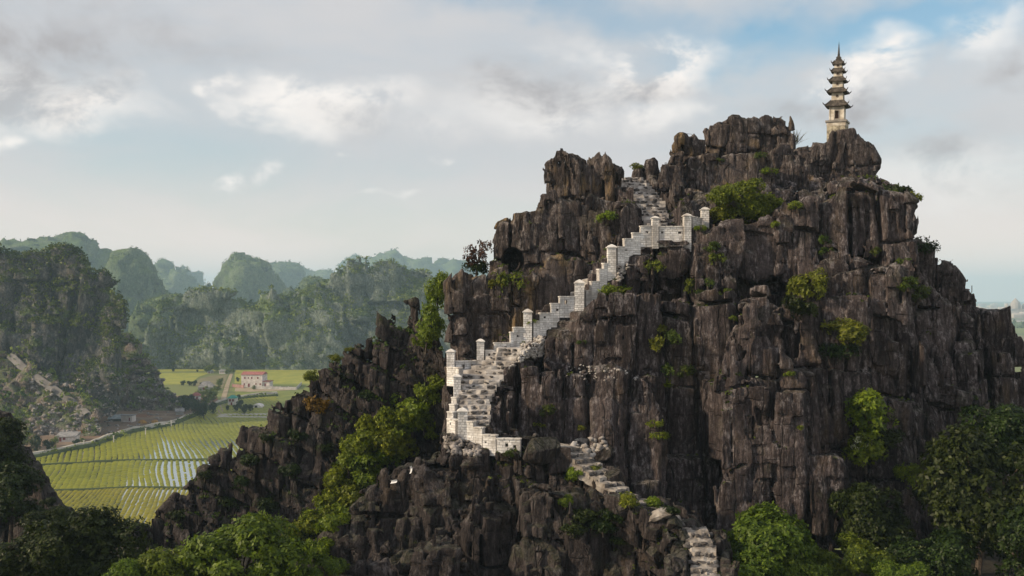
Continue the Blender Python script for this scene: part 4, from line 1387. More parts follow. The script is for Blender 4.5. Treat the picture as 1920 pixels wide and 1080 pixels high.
M_HILL1 = mat_rock('hill_limestone', (0.022, 0.024, 0.025), (0.105, 0.105, 0.10), (0.27, 0.255, 0.24), (0.12, 0.085, 0.045), 0.4, S=5.0, green=0.75, pale_amt=0.4)  # left cliff rock, its tones lowered to paint in the shade on it
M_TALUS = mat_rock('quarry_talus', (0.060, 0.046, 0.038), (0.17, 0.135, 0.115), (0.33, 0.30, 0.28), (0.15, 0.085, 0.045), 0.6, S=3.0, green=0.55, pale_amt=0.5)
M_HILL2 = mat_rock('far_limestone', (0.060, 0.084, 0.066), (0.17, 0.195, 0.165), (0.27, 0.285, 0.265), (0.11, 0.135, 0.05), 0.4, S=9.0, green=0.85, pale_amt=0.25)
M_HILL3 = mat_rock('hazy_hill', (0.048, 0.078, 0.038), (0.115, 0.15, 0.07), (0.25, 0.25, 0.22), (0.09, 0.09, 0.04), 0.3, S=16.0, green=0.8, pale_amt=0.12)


def hill(name, masses, S, vox, mat, label, wood=0, wsize=2.0, wmat=None, seed=0.0, L=12, steep=0.15, xr=None, **kw):
    mx = np.concatenate([m.p for m in masses])
    y0 = min(m.Yf - (abs(m.lean) * 110 if not m.dome else 0) for m in masses) - 3 * S
    y1 = max((m.Yf + 2 * m.dome[1]) if m.dome else m.Yb for m in masses) + 2 * S
    bb = (mx[:, 0].min() - 2 * S, mx[:, 0].max() + 2 * S, y0, y1, GZ - 4, mx[:, 1].max() + 2 * S)
    if xr: bb = (max(bb[0], xr[0]), min(bb[1], xr[1])) + bb[2:]
    rk = Rock(masses, S=S, seed=seed, **kw)
    V, Q, A = build_rock(rk, bb, vox)
    # keep what faces the viewer
    o = obj(name, mesh_np(name, V, Q, mat, True, {'rk': A})); tag(o, label, kind='structure')
    if wood:
        fn = np.cross(V[Q[:, 2]] - V[Q[:, 0]], V[Q[:, 3]] - V[Q[:, 1]]); fn = unit(fn); fc = V[Q].mean(1)
        rg = np.random.default_rng(int(seed) + 3)
        k = fbm(fc[:, 0] / S * .18, fc[:, 1] / S * .18, fc[:, 2] / S * .18, 3)
        p = np.clip((fn[:, 2] - steep) * 2.2 + k * .9, 0.02, 1) * ((fn * fc).sum(1) < np.linalg.norm(fc, axis=1) * .25) * (fc[:, 2] > GZ + 1)
        sel = rg.choice(len(fc), wood, replace=True, p=p / p.sum())
        tone = np.clip(.42 + .45 * vn(fc[sel, 0] / S * .5, fc[sel, 1] / S * .5, fc[sel, 2] / S * .5) + rg.normal(0, .22, wood), 0, 1)
        forest('hill_scrub', fc[sel] + rg.normal(0, .3 * wsize, (wood, 3)) * [1, 1, .3], fn[sel], wsize, wmat or M_FOREST, int(seed) + 9, L, None, o, tone)
    return o


# left cliff and its quarried foot
hill('cliff_hill', [Mass([(-260, 560), (-150, 480), (-40, 470), (60, 463), (105, 467), (130, 482), (150, 502), (180, 518), (195, 548), (205, 585), (212, 640), (214, 700), (214, 780), (-260, 800)], 398, 520, .22, .5, Yr=386)],
     4.5, 1.15, M_HILL1, 'steep wooded limestone cliff at the left edge', 6500, 1.7, M_FOREST_SHADE, 5.0, 11, .05, cs=2.6, amp=.9, th=4.5, crack=.12, lump=.7, tilt=.6, maxout=.7)
hill('talus_slope', [Mass([(-260, 650), (0, 655), (60, 690), (120, 722), (180, 742), (214, 765), (214, 880), (-260, 900)], 388, 520, 1.0, .6, Yr=372),
                     Mass([(120, 720), (180, 640), (215, 622), (250, 657), (290, 692), (320, 722), (350, 748), (372, 775), (372, 860), (120, 860)], 470, 620, 1.0, .6, Yr=450)],
     3.0, 1.0, M_TALUS, 'bare quarried talus slope with terraces below the left cliff', 1100, 1.9, M_FOREST, 21.0, 16, .3, cs=2.4, amp=.8, th=1.3, crack=.10, lump=.6, tilt=.9, tilt2=.9, dip=.15)
hill('karst_ridge', [Mass([(258, 720), (264, 650), (274, 618), (290, 570), (310, 549), (340, 541), (375, 543), (420, 536), (440, 534), (470, 546), (520, 549), (548, 546), (600, 560), (640, 600), (640, 720)], 690, 860, .18, .45),
                     Mass([(500, 720), (530, 580), (548, 546), (580, 526), (610, 506), (640, 500), (700, 493), (740, 486), (770, 491), (800, 501), (825, 516), (850, 541), (900, 565), (960, 600), (960, 720)], 745, 920, .30, .5)],
     8.5, 2.3, M_HILL2, 'long grey green limestone ridge beyond the fields', 9000, 2.5, M_FOREST, 33.0, 8, .0, cs=2.6, amp=.55, th=5, crack=.08, lump=.7, tilt=.35, maxout=.6, flute=.06)
FAR = [
    ([(200, 640), (205, 592), (225, 558), (250, 551), (275, 561), (292, 586), (302, 640)], 830, 'small rounded hill behind the left cliff', 16, .0),
    ([(120, 660), (140, 540), (152, 502), (170, 472), (195, 462), (215, 466), (235, 483), (260, 516), (285, 546), (302, 570), (320, 660)], 1150, 'peaked blue green hill behind the left cliff', 30, .0),
    ([(-120, 640), (-60, 442), (0, 433), (40, 429), (75, 431), (110, 443), (130, 456), (150, 462), (160, 482), (172, 505), (200, 560), (220, 640)], 1400, 'broad hazy mountain at the upper left', 40, .0),
    ([(310, 640), (345, 550), (375, 511), (390, 486), (405, 476), (420, 472), (440, 475), (460, 483), (480, 501), (495, 526), (512, 552), (545, 640)], 1500, 'dome shaped hazy hill in the centre of the valley', 40, .0),
    ([(490, 640), (515, 537), (540, 529), (560, 523), (580, 519), (600, 532), (640, 640)], 1100, 'low knoll behind the long ridge', 20, .0),
    ([(230, 600), (255, 502), (275, 497), (300, 503), (320, 495), (335, 501), (350, 522), (375, 600)], 2300, 'small far hill between the two domes', 40, .0),
    ([(310, 590), (330, 503), (352, 496), (375, 502), (395, 590)], 3200, 'faint far hill behind the dome', 50, .0),
    ([(420, 600), (445, 478), (460, 474), (480, 489), (500, 491), (520, 487), (540, 496), (560, 520), (590, 600)], 2500, 'far hazy ridge right of the dome', 50, .0),
    ([(500, 600), (535, 498), (555, 489), (575, 491), (600, 493), (625, 502), (660, 600)], 3300, 'faint far ridge in the middle distance', 60, .0),
    ([(590, 600), (625, 494), (645, 489), (665, 487), (690, 494), (730, 600)], 3900, 'faint low far ridge left of the farthest mountain', 70, .0),
    ([(640, 600), (685, 484), (705, 473), (730, 467), (760, 479), (790, 483), (830, 489), (850, 487), (872, 494), (930, 600)], 2900, 'hazy far mountain above the long ridge', 60, .0),
    ([(780, 600), (830, 492), (860, 489), (900, 500), (960, 520), (1040, 600)], 4200, 'faintest far mountain beside the rock tower', 80, .0),
]
for k, (pts, Yc, lb, R, _) in enumerate(FAR):
    wpx = max(p[0] for p in pts) - min(p[0] for p in pts)
    T = max(60, wpx / F * Yc * .45)
    S = max(8, Yc / 95)
    hill('karst_hill', [Mass(pts, Yc, Yc + 2 * T, dome=(R * Yc / 1500 + 25, T))], S, max(2.6, Yc / 300), M_HILL3, lb, 1500, Yc / 520, M_FOREST_FAR, 50.0 + 9 * k, 6, -.3, cs=2.6, amp=.5, th=6, crack=.06, lump=1.1, tilt=.4, maxout=.4)

# ------------------------------------------------------------------ fields, roads and water in the valley
def sheet(name, pts, mat, dz, label=None, parent=None, kind='structure'):
    v = [ground_at(px, py, dz) for px, py in pts]
    m = MB().raw(v, [tuple(range(len(v)))[::-1]])
    o = m.build(name, mat, parent)
    if parent is None: tag(o, label, kind=kind)
    return o


def mat_field(name, a, b, scale=0.12, c3=None):
    m, n = material(name)
    co = n.add('ShaderNodeNewGeometry').outputs['Position']
    c = n.mix(n.step(n.noise(co, scale, 6, .65), .38, .66), a, b)
    c = n.mix(n.math('MULTIPLY', n.step(n.noise(co, scale * 9, 4, .7), .45, .7), .5), c, tuple(q * .55 for q in a))
    if c3: c = n.mix(n.step(n.noise(co, scale * .6, 4, .6), .5, .62), c, c3)
    bs = n.add('ShaderNodeBsdfPrincipled', {'Base Color': c, 'Roughness': .95})
    finish(n, bs)
    return m

M_F_GREEN = mat_field('rice_green', (0.105, 0.140, 0.016), (0.180, 0.200, 0.026))
M_F_LIME = mat_field('rice_bright', (0.20, 0.225, 0.022), (0.30, 0.29, 0.032))
M_F_BROWN = mat_field('fallow_field', (0.13, 0.115, 0.05), (0.19, 0.165, 0.075))
M_F_GOLD = mat_field('golden_grass', (0.14, 0.14, 0.014), (0.235, 0.19, 0.015), 0.25)
M_EARTH = mat_field('quarry_earth', (0.13, 0.080, 0.048), (0.21, 0.150, 0.100), 0.09, (0.17, 0.075, 0.035))
M_DIRT = mat_field('dirt_road', (0.26, 0.20, 0.125), (0.37, 0.30, 0.20), 0.3)
M_PALE = mat_field('pale_track', (0.36, 0.33, 0.27), (0.48, 0.45, 0.38), 0.3)
M_BANK = mat_field('grassy_bank', (0.030, 0.046, 0.010), (0.060, 0.082, 0.016), 0.4)
M_GRAVEL = mat_field('gravel_chute', (0.13, 0.118, 0.11), (0.22, 0.205, 0.195), 0.3)


def mat_water():
    m, n = material('paddy_water')
    co = n.add('ShaderNodeNewGeometry').outputs['Position']
    bp = n.add('ShaderNodeBump', {'Height': n.noise(co, 1.5, 3, .5), 'Strength': .15, 'Distance': .04})
    d = n.add('ShaderNodeBsdfPrincipled', {'Base Color': (0.05, 0.048, 0.026, 1), 'Roughness': .12, 'Normal': bp})
    d.inputs['Specular IOR Level'].default_value = 1.0
    d.inputs['Coat Weight'].default_value = 1.0
    d.inputs['Coat Roughness'].default_value = .05
    d.inputs['Coat IOR'].default_value = 1.9
    finish(n, d)
    return m

M_WATER = mat_water()
ROADLINE = [(-90, 876), (20, 861), (60, 855), (110, 845), (170, 834), (212, 818), (252, 806), (300, 798), (330, 791), (375, 772), (405, 757), (440, 746), (480, 741), (520, 739)]
rl = ROADLINE
A_POLY = rl + [(500, 861), (390, 862), (250, 863), (115, 870), (-90, 884)]
B_POLY = [(-90, 885), (115, 871), (250, 864), (390, 863), (500, 862), (500, 914), (330, 915), (240, 914), (150, 919), (-90, 925)]
C_POLY = [(-90, 926), (150, 920), (240, 915), (330, 916), (500, 915), (500, 1030), (-90, 1030)]
sheet('paddy_water', A_POLY, M_WATER, .04, 'flooded rice paddy nearest the road')
sheet('paddy_water', B_POLY, M_WATER, .04, 'flooded rice paddy in the middle of the three')
sheet('paddy_water', C_POLY, M_WATER, .04, 'flooded rice paddy nearest the ridge')


def inside(px, py, poly):
    r = np.zeros(px.shape, bool)
    n = len(poly)
    for i in range(n):
        x0, y0 = poly[i]; x1, y1 = poly[(i + 1) % n]
        r ^= ((y0 > py) != (y1 > py)) & (px < (x1 - x0) * (py - y0) / (y1 - y0 + 1e-9) + x0)
    return r


def rice(name, poly, dirx, spacing, cover, seed, mat, label, hgt=.16):
    """rows of rice: a band of tufts along each row, rows along (dirx,1) on the ground"""
    rg = np.random.default_rng(seed)
    g = np.array([ground_at(*p) for p in poly])
    y0, y1 = g[:, 1].min(), g[:, 1].max()
    nrm = math.hypot(dirx, 1)
    s = g[:, 0] - dirx * g[:, 1]
    rows = np.arange(s.min(), s.max(), spacing)
    ds = 1.7
    yy = np.arange(y0, y1, ds)
    R, Yg = np.meshgrid(rows, yy, indexing='ij')
    Yg = Yg + rg.uniform(-.7, .7, Yg.shape)
    Xg = R + dirx * Yg + .9 * vn((R * .11).astype(f4), (Yg * .035).astype(f4), (R * 0).astype(f4)) + rg.normal(0, .06, R.shape)
    px = 960 + Xg / Yg * F; py = HOR - GZ / Yg * F
    ok = inside(px, py, poly)
    cv = cover(px, py, Xg, Yg)
    cv = np.clip(cv + rg.normal(0, .16, (len(rows), 1)) + .25 * vn((Xg * .16).astype(f4), (Yg * .05).astype(f4), (Xg * 0 + 9).astype(f4)), .12, 1)
    ok &= rg.random(R.shape) < np.clip(cv + .72, 0, 1)
    Xg, Yg, cv, R = Xg[ok], Yg[ok], cv[ok], R[ok]
    n = len(Xg)
    # each tuft: a low ridge tent across the row, irregular
    wd = spacing * .5 * np.clip(.34 + .68 * cv, .3, .995) * rg.uniform(.94, 1.04, n)
    h = hgt * rg.uniform(.85, 1.1, n)
    l = ds * rg.uniform(.55, .8, n)
    t = np.array([dirx, 1.0]) / nrm; o_ = np.array([t[1], -t[0]])
    def P(a, b, z): return np.stack([Xg + t[0] * a + o_[0] * b, Yg + t[1] * a + o_[1] * b, GZ + .03 + z], 1)
    V = np.stack([P(-l, -wd, 0 * h), P(-l, wd, 0 * h), P(l, wd, 0 * h), P(l, -wd, 0 * h), P(-l * .96, -wd * .5, h), P(-l * .96, wd * .5, h * .95), P(l * .96, wd * .5, h), P(l * .96, -wd * .5, h * .95)], 1).reshape(-1, 3)
    b = (np.arange(n) * 8)[:, None]
    Q = np.concatenate([b + np.array(q)[None] for q in ((4, 5, 6, 7), (0, 1, 5, 4), (1, 2, 6, 5), (2, 3, 7, 6), (3, 0, 4, 7))])
    tone = np.clip(.5 + .35 * vn((Xg * .05).astype(f4), (Yg * .05).astype(f4), (Xg * 0).astype(f4)) + rg.normal(0, .05, n), 0, 1)
    At = np.stack([np.repeat(tone, 8), np.repeat(rg.random(n), 8)], 1)
    o = obj(name, mesh_np(name, V, Q, mat, False, {'lc': At})); tag(o, label, kind='stuff')


M_RICE = mat_leaf('rice_leaf', (0.165, 0.190, 0.012), (0.30, 0.300, 0.022), .2, 0, .1)
M_RICE_G = mat_leaf('rice_leaf_golden', (0.185, 0.185, 0.012), (0.33, 0.28, 0.016), .2, 0, .1)
sm = lambda v, a, b: np.clip((v - a) / (b - a), 0, 1)
nz = lambda X, Y, s, k: vn((X * s).astype(f4), (Y * s).astype(f4), (X * 0 + k).astype(f4))
rice('rice_rows', A_POLY, -.40, 1.75, lambda px, py, X, Y: np.clip(1.1 - sm(py, 817, 830) * (.18 + .42 * sm(px, 190, 330)) + .3 * nz(X, Y, .07, 3.), .22, 1), 1, M_RICE, 'rows of young green rice nearest the road')
rice('rice_rows', B_POLY, -.36, 1.7, lambda px, py, X, Y: np.clip(.95 - .55 * sm(px, 180, 330) + .35 * nz(X, Y, .08, 7.), .22, 1), 2, M_RICE, 'rows of green rice in the middle paddy')
rice('rice_rows', C_POLY, -.25, 1.25, lambda px, py, X, Y: np.clip(.88 + .5 * sm(px, 200, 240) * (1 - sm(px, 275, 290)) - .35 * sm(px, 280, 300) + .2 * nz(X, Y, .1, 5.), .05, 1), 3, M_RICE_G, 'rows of yellow green rice in the nearest paddy')


def bank(name, pts, wd, h, mat, label, parent=None, kind='structure', seed=0, tuft=True):
    """a low raised strip along picture points on the valley floor"""
    rg = np.random.default_rng(seed + 77)
    P = [np.array(ground_at(*p)) for p in pts]
    out = []
    for a, b in zip(P[:-1], P[1:]):
        k = max(2, int(np.linalg.norm(b - a) / 4))
        out += [a + (b - a) * i / k for i in range(k)]
    out.append(P[-1])
    V, Q = [], []
    for i, p in enumerate(out):
        d = out[min(i + 1, len(out) - 1)] - out[max(i - 1, 0)]; d = d / np.linalg.norm(d)
        s = np.array([d[1], -d[0], 0])
        hh = h * rg.uniform(.7, 1.3); ww = wd * rg.uniform(.85, 1.15) / 2
        for u, z in ((-1, .0), (-.55, hh), (.55, hh * rg.uniform(.85, 1.1)), (1, .0)):
            V.append(p + s * u * ww + np.array([0, 0, z + .02]))
    for i in range(len(out) - 1):
        for k in range(3):
            a = i * 4 + k
            Q.append((a, a + 1, a + 5, a + 4))
    o = obj(name, mesh_np(name, V, Q, mat), parent)
    if parent is None: tag(o, label, kind=kind)
    return o

bank('field_bank', [(20, 877.5), (115, 870.5), (180, 867), (250, 863.5), (390, 862.5), (640, 861.5)], 1.5, .45, M_BANK, 'grassy bank between the first and second paddy')
bank('field_bank', [(20, 922.5), (150, 919.5), (240, 914.5), (330, 915.5), (640, 914.5)], 1.2, .4, M_BANK, 'grassy bank between the second and third paddy', seed=1)
bank('verge', [(x, y + 3.5) for x, y in ROADLINE], 3.2, .9, M_BANK, 'overgrown verge below the narrow road', seed=2)
bank('narrow_road', ROADLINE, 1.5, 1.1, M_PALE, 'narrow pale concrete road between paddies and quarry', seed=3)

sheet('quarry_floor', [(40, 852), (110, 842), (170, 831), (252, 803), (330, 788), (375, 769), (412, 756), (405, 742), (300, 742), (120, 770), (20, 800)], M_EARTH, .06, 'bare reddish brown quarry ground')
sheet('fallow_field', [(395, 705), (428, 702), (418, 728), (360, 724), (375, 710)], M_F_BROWN, .10, 'brown fallow field left of the dirt road')
sheet('rice_field', [(288, 692), (430, 690), (430, 695), (300, 697.5)], M_F_LIME, .07, 'bright field strip at the foot of the long ridge')
sheet('rice_field', [(300, 699), (395, 699), (372, 707), (358, 720), (300, 722)], M_F_LIME, .08, 'bright green field beside the talus slope')
sheet('rice_field', [(440, 694), (700, 690), (700, 722), (440, 719)], M_F_LIME, .08, 'yellow green field behind the white house')
sheet('rice_field', [(440, 687), (700, 684), (700, 692), (440, 692)], M_F_GREEN, .06, 'darker green strip under the far ridge')
sheet('rice_field', [(441, 734), (700, 731), (700, 760), (441, 760)], M_F_GREEN, .07, 'green field right of the dirt road')
sheet('rice_field', [(436, 720), (700, 719), (700, 734), (436, 735)], M_F_GREEN, .06, 'green yard ground round the white house')
sheet('rice_field', [(245, 628), (300, 628), (300, 634), (240, 634)], M_F_LIME, .08, 'sliver of bright field seen past the left cliff')
sheet('yard', [(441, 728), (520, 727), (560, 731), (470, 735), (440, 734)], M_DIRT, .12, 'sandy yard in front of the white house')
sheet('dirt_road', [(406, 781), (416, 781), (424, 748), (431, 720), (437, 701), (431, 701), (423, 720), (414, 748)], M_DIRT, .16, 'straight dirt road running to the far ridge')
sheet('track', [(405, 780), (640, 777), (640, 775), (420, 776)], M_PALE, .18, 'pale track crossing behind the pond')
sheet('track', [(404, 783), (640, 785), (640, 782), (430, 781.5), (416, 779)], M_PALE, .20, 'pale track in front of the pond')
sheet('pond', [(425, 777.5), (640, 777.5), (640, 781), (432, 780.5)], M_WATER, .10, 'narrow dark pond between two pale tracks')

# the plain seen past the right edge of the peak
M_PLAIN1 = mat_field('plain_green', (0.10, 0.14, 0.03), (0.16, 0.19, 0.045), .01)
sheet('plain_field', [(1780, 616), (2200, 616), (2200, 624), (1780, 624)], M_F_GREEN, .3, 'green field on the far plain')
sheet('plain_field', [(1780, 630), (2200, 630), (2200, 642), (1780, 641)], M_F_BROWN, .3, 'brown field on the far plain')
sheet('plain_field', [(1780, 643), (2200, 644), (2200, 658), (1780, 657)], M_F_LIME, .3, 'lime green field on the far plain')
sheet('river', [(1780, 601), (2200, 600.5), (2200, 603.5), (1780, 604)], M_WATER, .3, 'thin pale river crossing the far plain')
sheet('canal', [(1780, 660), (2200, 661), (2200, 667), (1780, 664)], M_WATER, .3, 'pale water at the foot of the peak on the right')
# town on the horizon: one mass of tiny blocks
M_TOWN = mat_simple('town_walls', (0.34, 0.30, 0.27), (0.62, 0.52, 0.46), .9, .02)
rg = random.Random(8)
m = MB()
for k in range(420):
    py = rg.uniform(571, 597); px = rg.uniform(1740, 2300)
    x, y, z = ground_at(px, py)
    w_ = rg.uniform(6, 22); h_ = rg.uniform(4, 12) * (1.6 if rg.random() < .1 else 1)
    m.box(x - w_, x + w_, y - 6, y + 6, GZ - 1, GZ + h_)
    m.raw([(x - w_, y - 6, GZ + h_), (x + w_, y - 6, GZ + h_), (x + w_, y + 6, GZ + h_), (x - w_, y + 6, GZ + h_), (x - w_, y, GZ + h_ + 3), (x + w_, y, GZ + h_ + 3)], [(0, 1, 5, 4), (2, 3, 4, 5), (0, 4, 3), (1, 2, 5)])
o = m.build('distant_town', M_TOWN); tag(o, 'hazy low town spread along the horizon at the right edge', kind='stuff')
x, y, z = ground_at(1904, 592)
tw = empty('distant_church', (x, y, GZ)); tag(tw, 'pale domed building rising above the hazy town', 'building')
MB().box(-26, 26, -12, 12, -1, 18).build('wall', M_TOWN, tw)
MB().tube([(0, 0, 18.1), (0, 0, 26), (0, 0, 34), (0, 0, 40), (0, 0, 46)], [13, 13, 11, 6, .5], 12).build('dome', M_TOWN, tw)
for sx in (-1, 1):
    MB().tube([(sx * 22, 0, 18.1), (sx * 22, 0, 26), (sx * 22, 0, 33)], [5, 5, .5], 8).build('turret', M_TOWN, tw)
pts = np.array([ground_at(1760 + 440 * random.random(), 597 + 22 * random.random()) for _ in range(2)])
rgn = np.random.default_rng(4)
pp = np.array([ground_at(a, b) for a, b in zip(rgn.uniform(1760, 2200, 500), np.concatenate([rgn.uniform(606, 616, 380), rgn.uniform(575, 600, 120)]))])
forest('plain_trees', pp, np.tile([0, 0, 1.], (500, 1)), 7.0, M_FOREST_FAR, 6, 8, 'belt of trees on the far plain', None, None, .7)

# ------------------------------------------------------------------ buildings
M_WHITE = mat_simple('white_plaster', (0.55, 0.50, 0.47), (0.72, 0.68, 0.65), .9, .8)
M_REDROOF = mat_simple('red_roof', (0.27, 0.085, 0.075), (0.36, 0.14, 0.12), .8, 1.0)
M_GREENROOF = mat_simple('green_roof', (0.03, 0.22, 0.17), (0.06, 0.32, 0.25), .7, 1.0)
M_GREYROOF = mat_simple('grey_roof', (0.17, 0.165, 0.165), (0.30, 0.29, 0.285), .9, .7)
M_TIN = mat_simple('blue_tin', (0.20, 0.245, 0.275), (0.31, 0.35, 0.37), .6, .8)
M_SHUTTER = mat_simple('maroon_shutter', (0.16, 0.02, 0.025), (0.24, 0.04, 0.04), .6, 2.0)
M_PINKWALL = mat_simple('pinkish_wall', (0.26, 0.14, 0.13), (0.36, 0.22, 0.20), .9, .6)
M_GREYWALL = mat_simple('grey_wall', (0.36, 0.35, 0.34), (0.52, 0.51, 0.49), .9, .5)
M_DARKIN = mat_simple('dark_opening', (0.02, 0.018, 0.016), (0.035, 0.03, 0.028), .9, 2.0)
M_ORANGE = mat_simple('rusty_orange', (0.30, 0.10, 0.02), (0.42, 0.17, 0.03), .7, 1.5)
M_STEEL = mat_simple('dark_steel', (0.05, 0.05, 0.05), (0.10, 0.095, 0.09), .6, 2.0)
M_HAY = mat_simple('hay', (0.25, 0.135, 0.035), (0.38, 0.22, 0.06), 1.0, 2.5, .1)


def house(px, py, wpx, hpx, depth, rz, label, wall, roof, kind, wins=(), doors=(), rh=.25, name='house', frame=True):
    """px,py: foot of the front face centre; windows as fractions (u, v, w, h) of the front face"""
    x, y, z = ground_at(px, py)
    k = y / F
    W_, H_ = wpx * k, hpx * k
    E = empty(name, (x, y, GZ + .1), math.radians(rz)); tag(E, label, name.replace('_', ' ') if name != 'house' else 'house')
    eh = H_ * (1 - rh) if kind != 'flat' else H_ * .93
    h = W_ / 2
    wl = MB().box(-h, h, 0, depth, -.6, eh).build('wall', wall, E)
    ov = .35
    if kind == 'flat':
        r = MB().box(-h - ov, h + ov, -ov, depth + ov, eh + .002, H_).build('roof', roof, E)
    elif kind == 'hip':
        m = MB().raw([(-h - ov, -ov, eh), (h + ov, -ov, eh), (h + ov, depth + ov, eh), (-h - ov, depth + ov, eh), (-h * .45, depth / 2, H_), (h * .45, depth / 2, H_)],
                     [(0, 1, 5, 4), (2, 3, 4, 5), (1, 2, 5), (3, 0, 4), (3, 2, 1, 0)])
        r = m.build('roof', roof, E)
    elif kind == 'gable':      # ridge along x
        m = MB().raw([(-h - ov, -ov, eh), (h + ov, -ov, eh), (h + ov, depth + ov, eh), (-h - ov, depth + ov, eh), (-h - ov, depth / 2, H_), (h + ov, depth / 2, H_)],
                     [(0, 1, 5, 4), (2, 3, 4, 5), (1, 2, 5), (3, 0, 4), (3, 2, 1, 0)])
        r = m.build('roof', roof, E)
    elif kind == 'front':      # gable end to the viewer
        m = MB().raw([(-h - ov, -ov, eh), (h + ov, -ov, eh), (h + ov, depth + ov, eh), (-h - ov, depth + ov, eh), (0, -ov, H_), (0, depth + ov, H_)],
                     [(0, 4, 5, 3), (1, 2, 5, 4), (0, 1, 4), (2, 3, 5), (3, 2, 1, 0)])
        r = m.build('roof', roof, E)
    else:                      # lean-to
        m = MB().raw([(-h - ov, -ov, eh), (h + ov, -ov, eh), (h + ov, depth + ov, H_), (-h - ov, depth + ov, H_), (-h - ov, -ov, eh - .15), (h + ov, -ov, eh - .15), (h + ov, depth + ov, eh), (-h - ov, depth + ov, eh)],
                     [(0, 1, 2, 3), (4, 7, 6, 5), (0, 4, 5, 1), (1, 5, 6, 2), (2, 6, 7, 3), (3, 7, 4, 0)])
        r = m.build('roof', roof, E)
    for nm, lst, mt in (('window', wins, M_SHUTTER), ('door', doors, M_SHUTTER)):
        for (u, v, ww, hh) in lst:
            cx = -h + u * W_; cz = v * H_; a = ww * W_ / 2; b = hh * H_ / 2
            o = MB().box(cx - a, cx + a, -.06, .02, cz - b, cz + b).build(nm, mt, wl)
            MB().box(cx - a - .12, cx + a + .12, -.10, .01, cz + b + .002, cz + b + .16).build('lintel', wall, o)
    return E


BH = house(472, 727, 40, 29, 9.0, -4, 'big two storey white house with red roof and maroon shutters', M_WHITE, M_REDROOF, 'gable',
           wins=[(.17, .62, .06, .13), (.34, .62, .035, .12), (.50, .62, .06, .13), (.79, .62, .06, .13), (.14, .22, .05, .12), (.70, .24, .05, .1), (.90, .22, .05, .12)],
           doors=[(.36, .15, .08, .22)], rh=.17)
house(499, 727, 13, 12, 6.0, -4, 'low white annex beside the big white house', M_WHITE, M_REDROOF, 'flat', doors=[(.35, .4, .2, .5)], name='annex')
house(366, 753, 15, 16, 4.0, 6, 'small white house with pink red roof among dark trees', M_WHITE, M_REDROOF, 'hip', wins=[(.3, .38, .18, .36), (.72, .38, .18, .36)], rh=.35)
house(434, 760, 14, 18, 4.0, -3, 'narrow white house with teal green roof beside the dirt road', M_WHITE, M_GREENROOF, 'hip', wins=[(.3, .5, .24, .26), (.7, .5, .24, .26)], doors=[(.5, .15, .2, .28)], rh=.28)
house(386, 733, 28, 17, 7.0, 12, 'old farmhouse with large grey roof left of the road', M_GREYWALL, M_GREYROOF, 'hip', doors=[(.4, .25, .2, .3)], rh=.62)
house(337, 778, 14, 10, 4.0, 18, 'little grey shed at the foot of the quarry slope', M_GREYWALL, M_GREYROOF, 'lean', rh=.4, name='shed')
house(237, 792, 21, 13, 3.4, -6, 'white box shed with flat roof in the quarry', M_WHITE, M_GREYROOF, 'flat', doors=[(.78, .42, .1, .5)], name='shed')
house(216, 790, 24, 10, 4.0, 14, 'open lean-to with bluish tin roof beside the white shed', M_STEEL, M_TIN, 'lean', rh=.55, name='lean_to')
house(122, 829, 34, 15, 6.0, 8, 'half ruined white house at the bottom of the quarry', M_WHITE, M_GREYROOF, 'lean', wins=[(.45, .4, .14, .3)], doors=[(.25, .3, .12, .5)], rh=.35)
house(148, 817, 9, 9, 3.0, -8, 'tiny hut with orange roof near the ruined white house', M_GREYWALL, M_ORANGE, 'front', doors=[(.5, .25, .3, .4)], rh=.45, name='hut')
house(416, 701, 10, 7, 6.0, 0, 'small white house near the far end of the dirt road', M_WHITE, M_GREYROOF, 'gable', wins=[(.3, .4, .1, .3), (.7, .4, .1, .3)], rh=.3)
house(392, 700, 8, 5, 5.0, 0, 'small grey shed under trees left of the far road end', M_GREYWALL, M_TIN, 'gable', doors=[(.5, .3, .2, .5)], rh=.35, name='shed')
house(490, 689, 12, 4, 5.0, 0, 'low white building under the far ridge', M_WHITE, M_GREYROOF, 'flat', doors=[(.5, .4, .1, .6)], name='shed')
house(475, 688, 8, 4, 5.0, 0, 'dark low hut under the far ridge', M_GREYWALL, M_GREYROOF, 'gable', doors=[(.5, .3, .1, .5)], rh=.4, name='hut')


def low_wall(a, b, h, mat, label, th=.3):
    A_, B_ = np.array(ground_at(*a)), np.array(ground_at(*b))
    d = B_ - A_; L = float(np.linalg.norm(d)); rz = math.atan2(d[1], d[0])
    E = empty('garden_wall', tuple(A_ + [0, 0, .05]), rz); tag(E, label, 'wall')
    MB().box(0, L, -th / 2, th / 2, -.3, h).build('wall_panel', mat, E)
    n = max(2, int(L / 4))
    for i in range(n + 1):
        u = L * i / n
        MB().box(u - .2, u + .2, -th / 2 - .06, th / 2 + .06, -.3, h + .25).build('post', mat, E)

low_wall((436, 726), (457, 728), 1.7, M_PINKWALL, 'pinkish brown yard wall left of the big white house')
low_wall((480, 729.5), (556, 731), 1.5, M_GREYWALL, 'long pale yard wall right of the big white house')
low_wall((556, 731), (565, 722), 1.5, M_GREYWALL, 'pale wall closing the far side of the yard')
low_wall((283, 805), (326, 796), .9, M_GREYWALL, 'long grey slab wall beside the narrow road', .9)

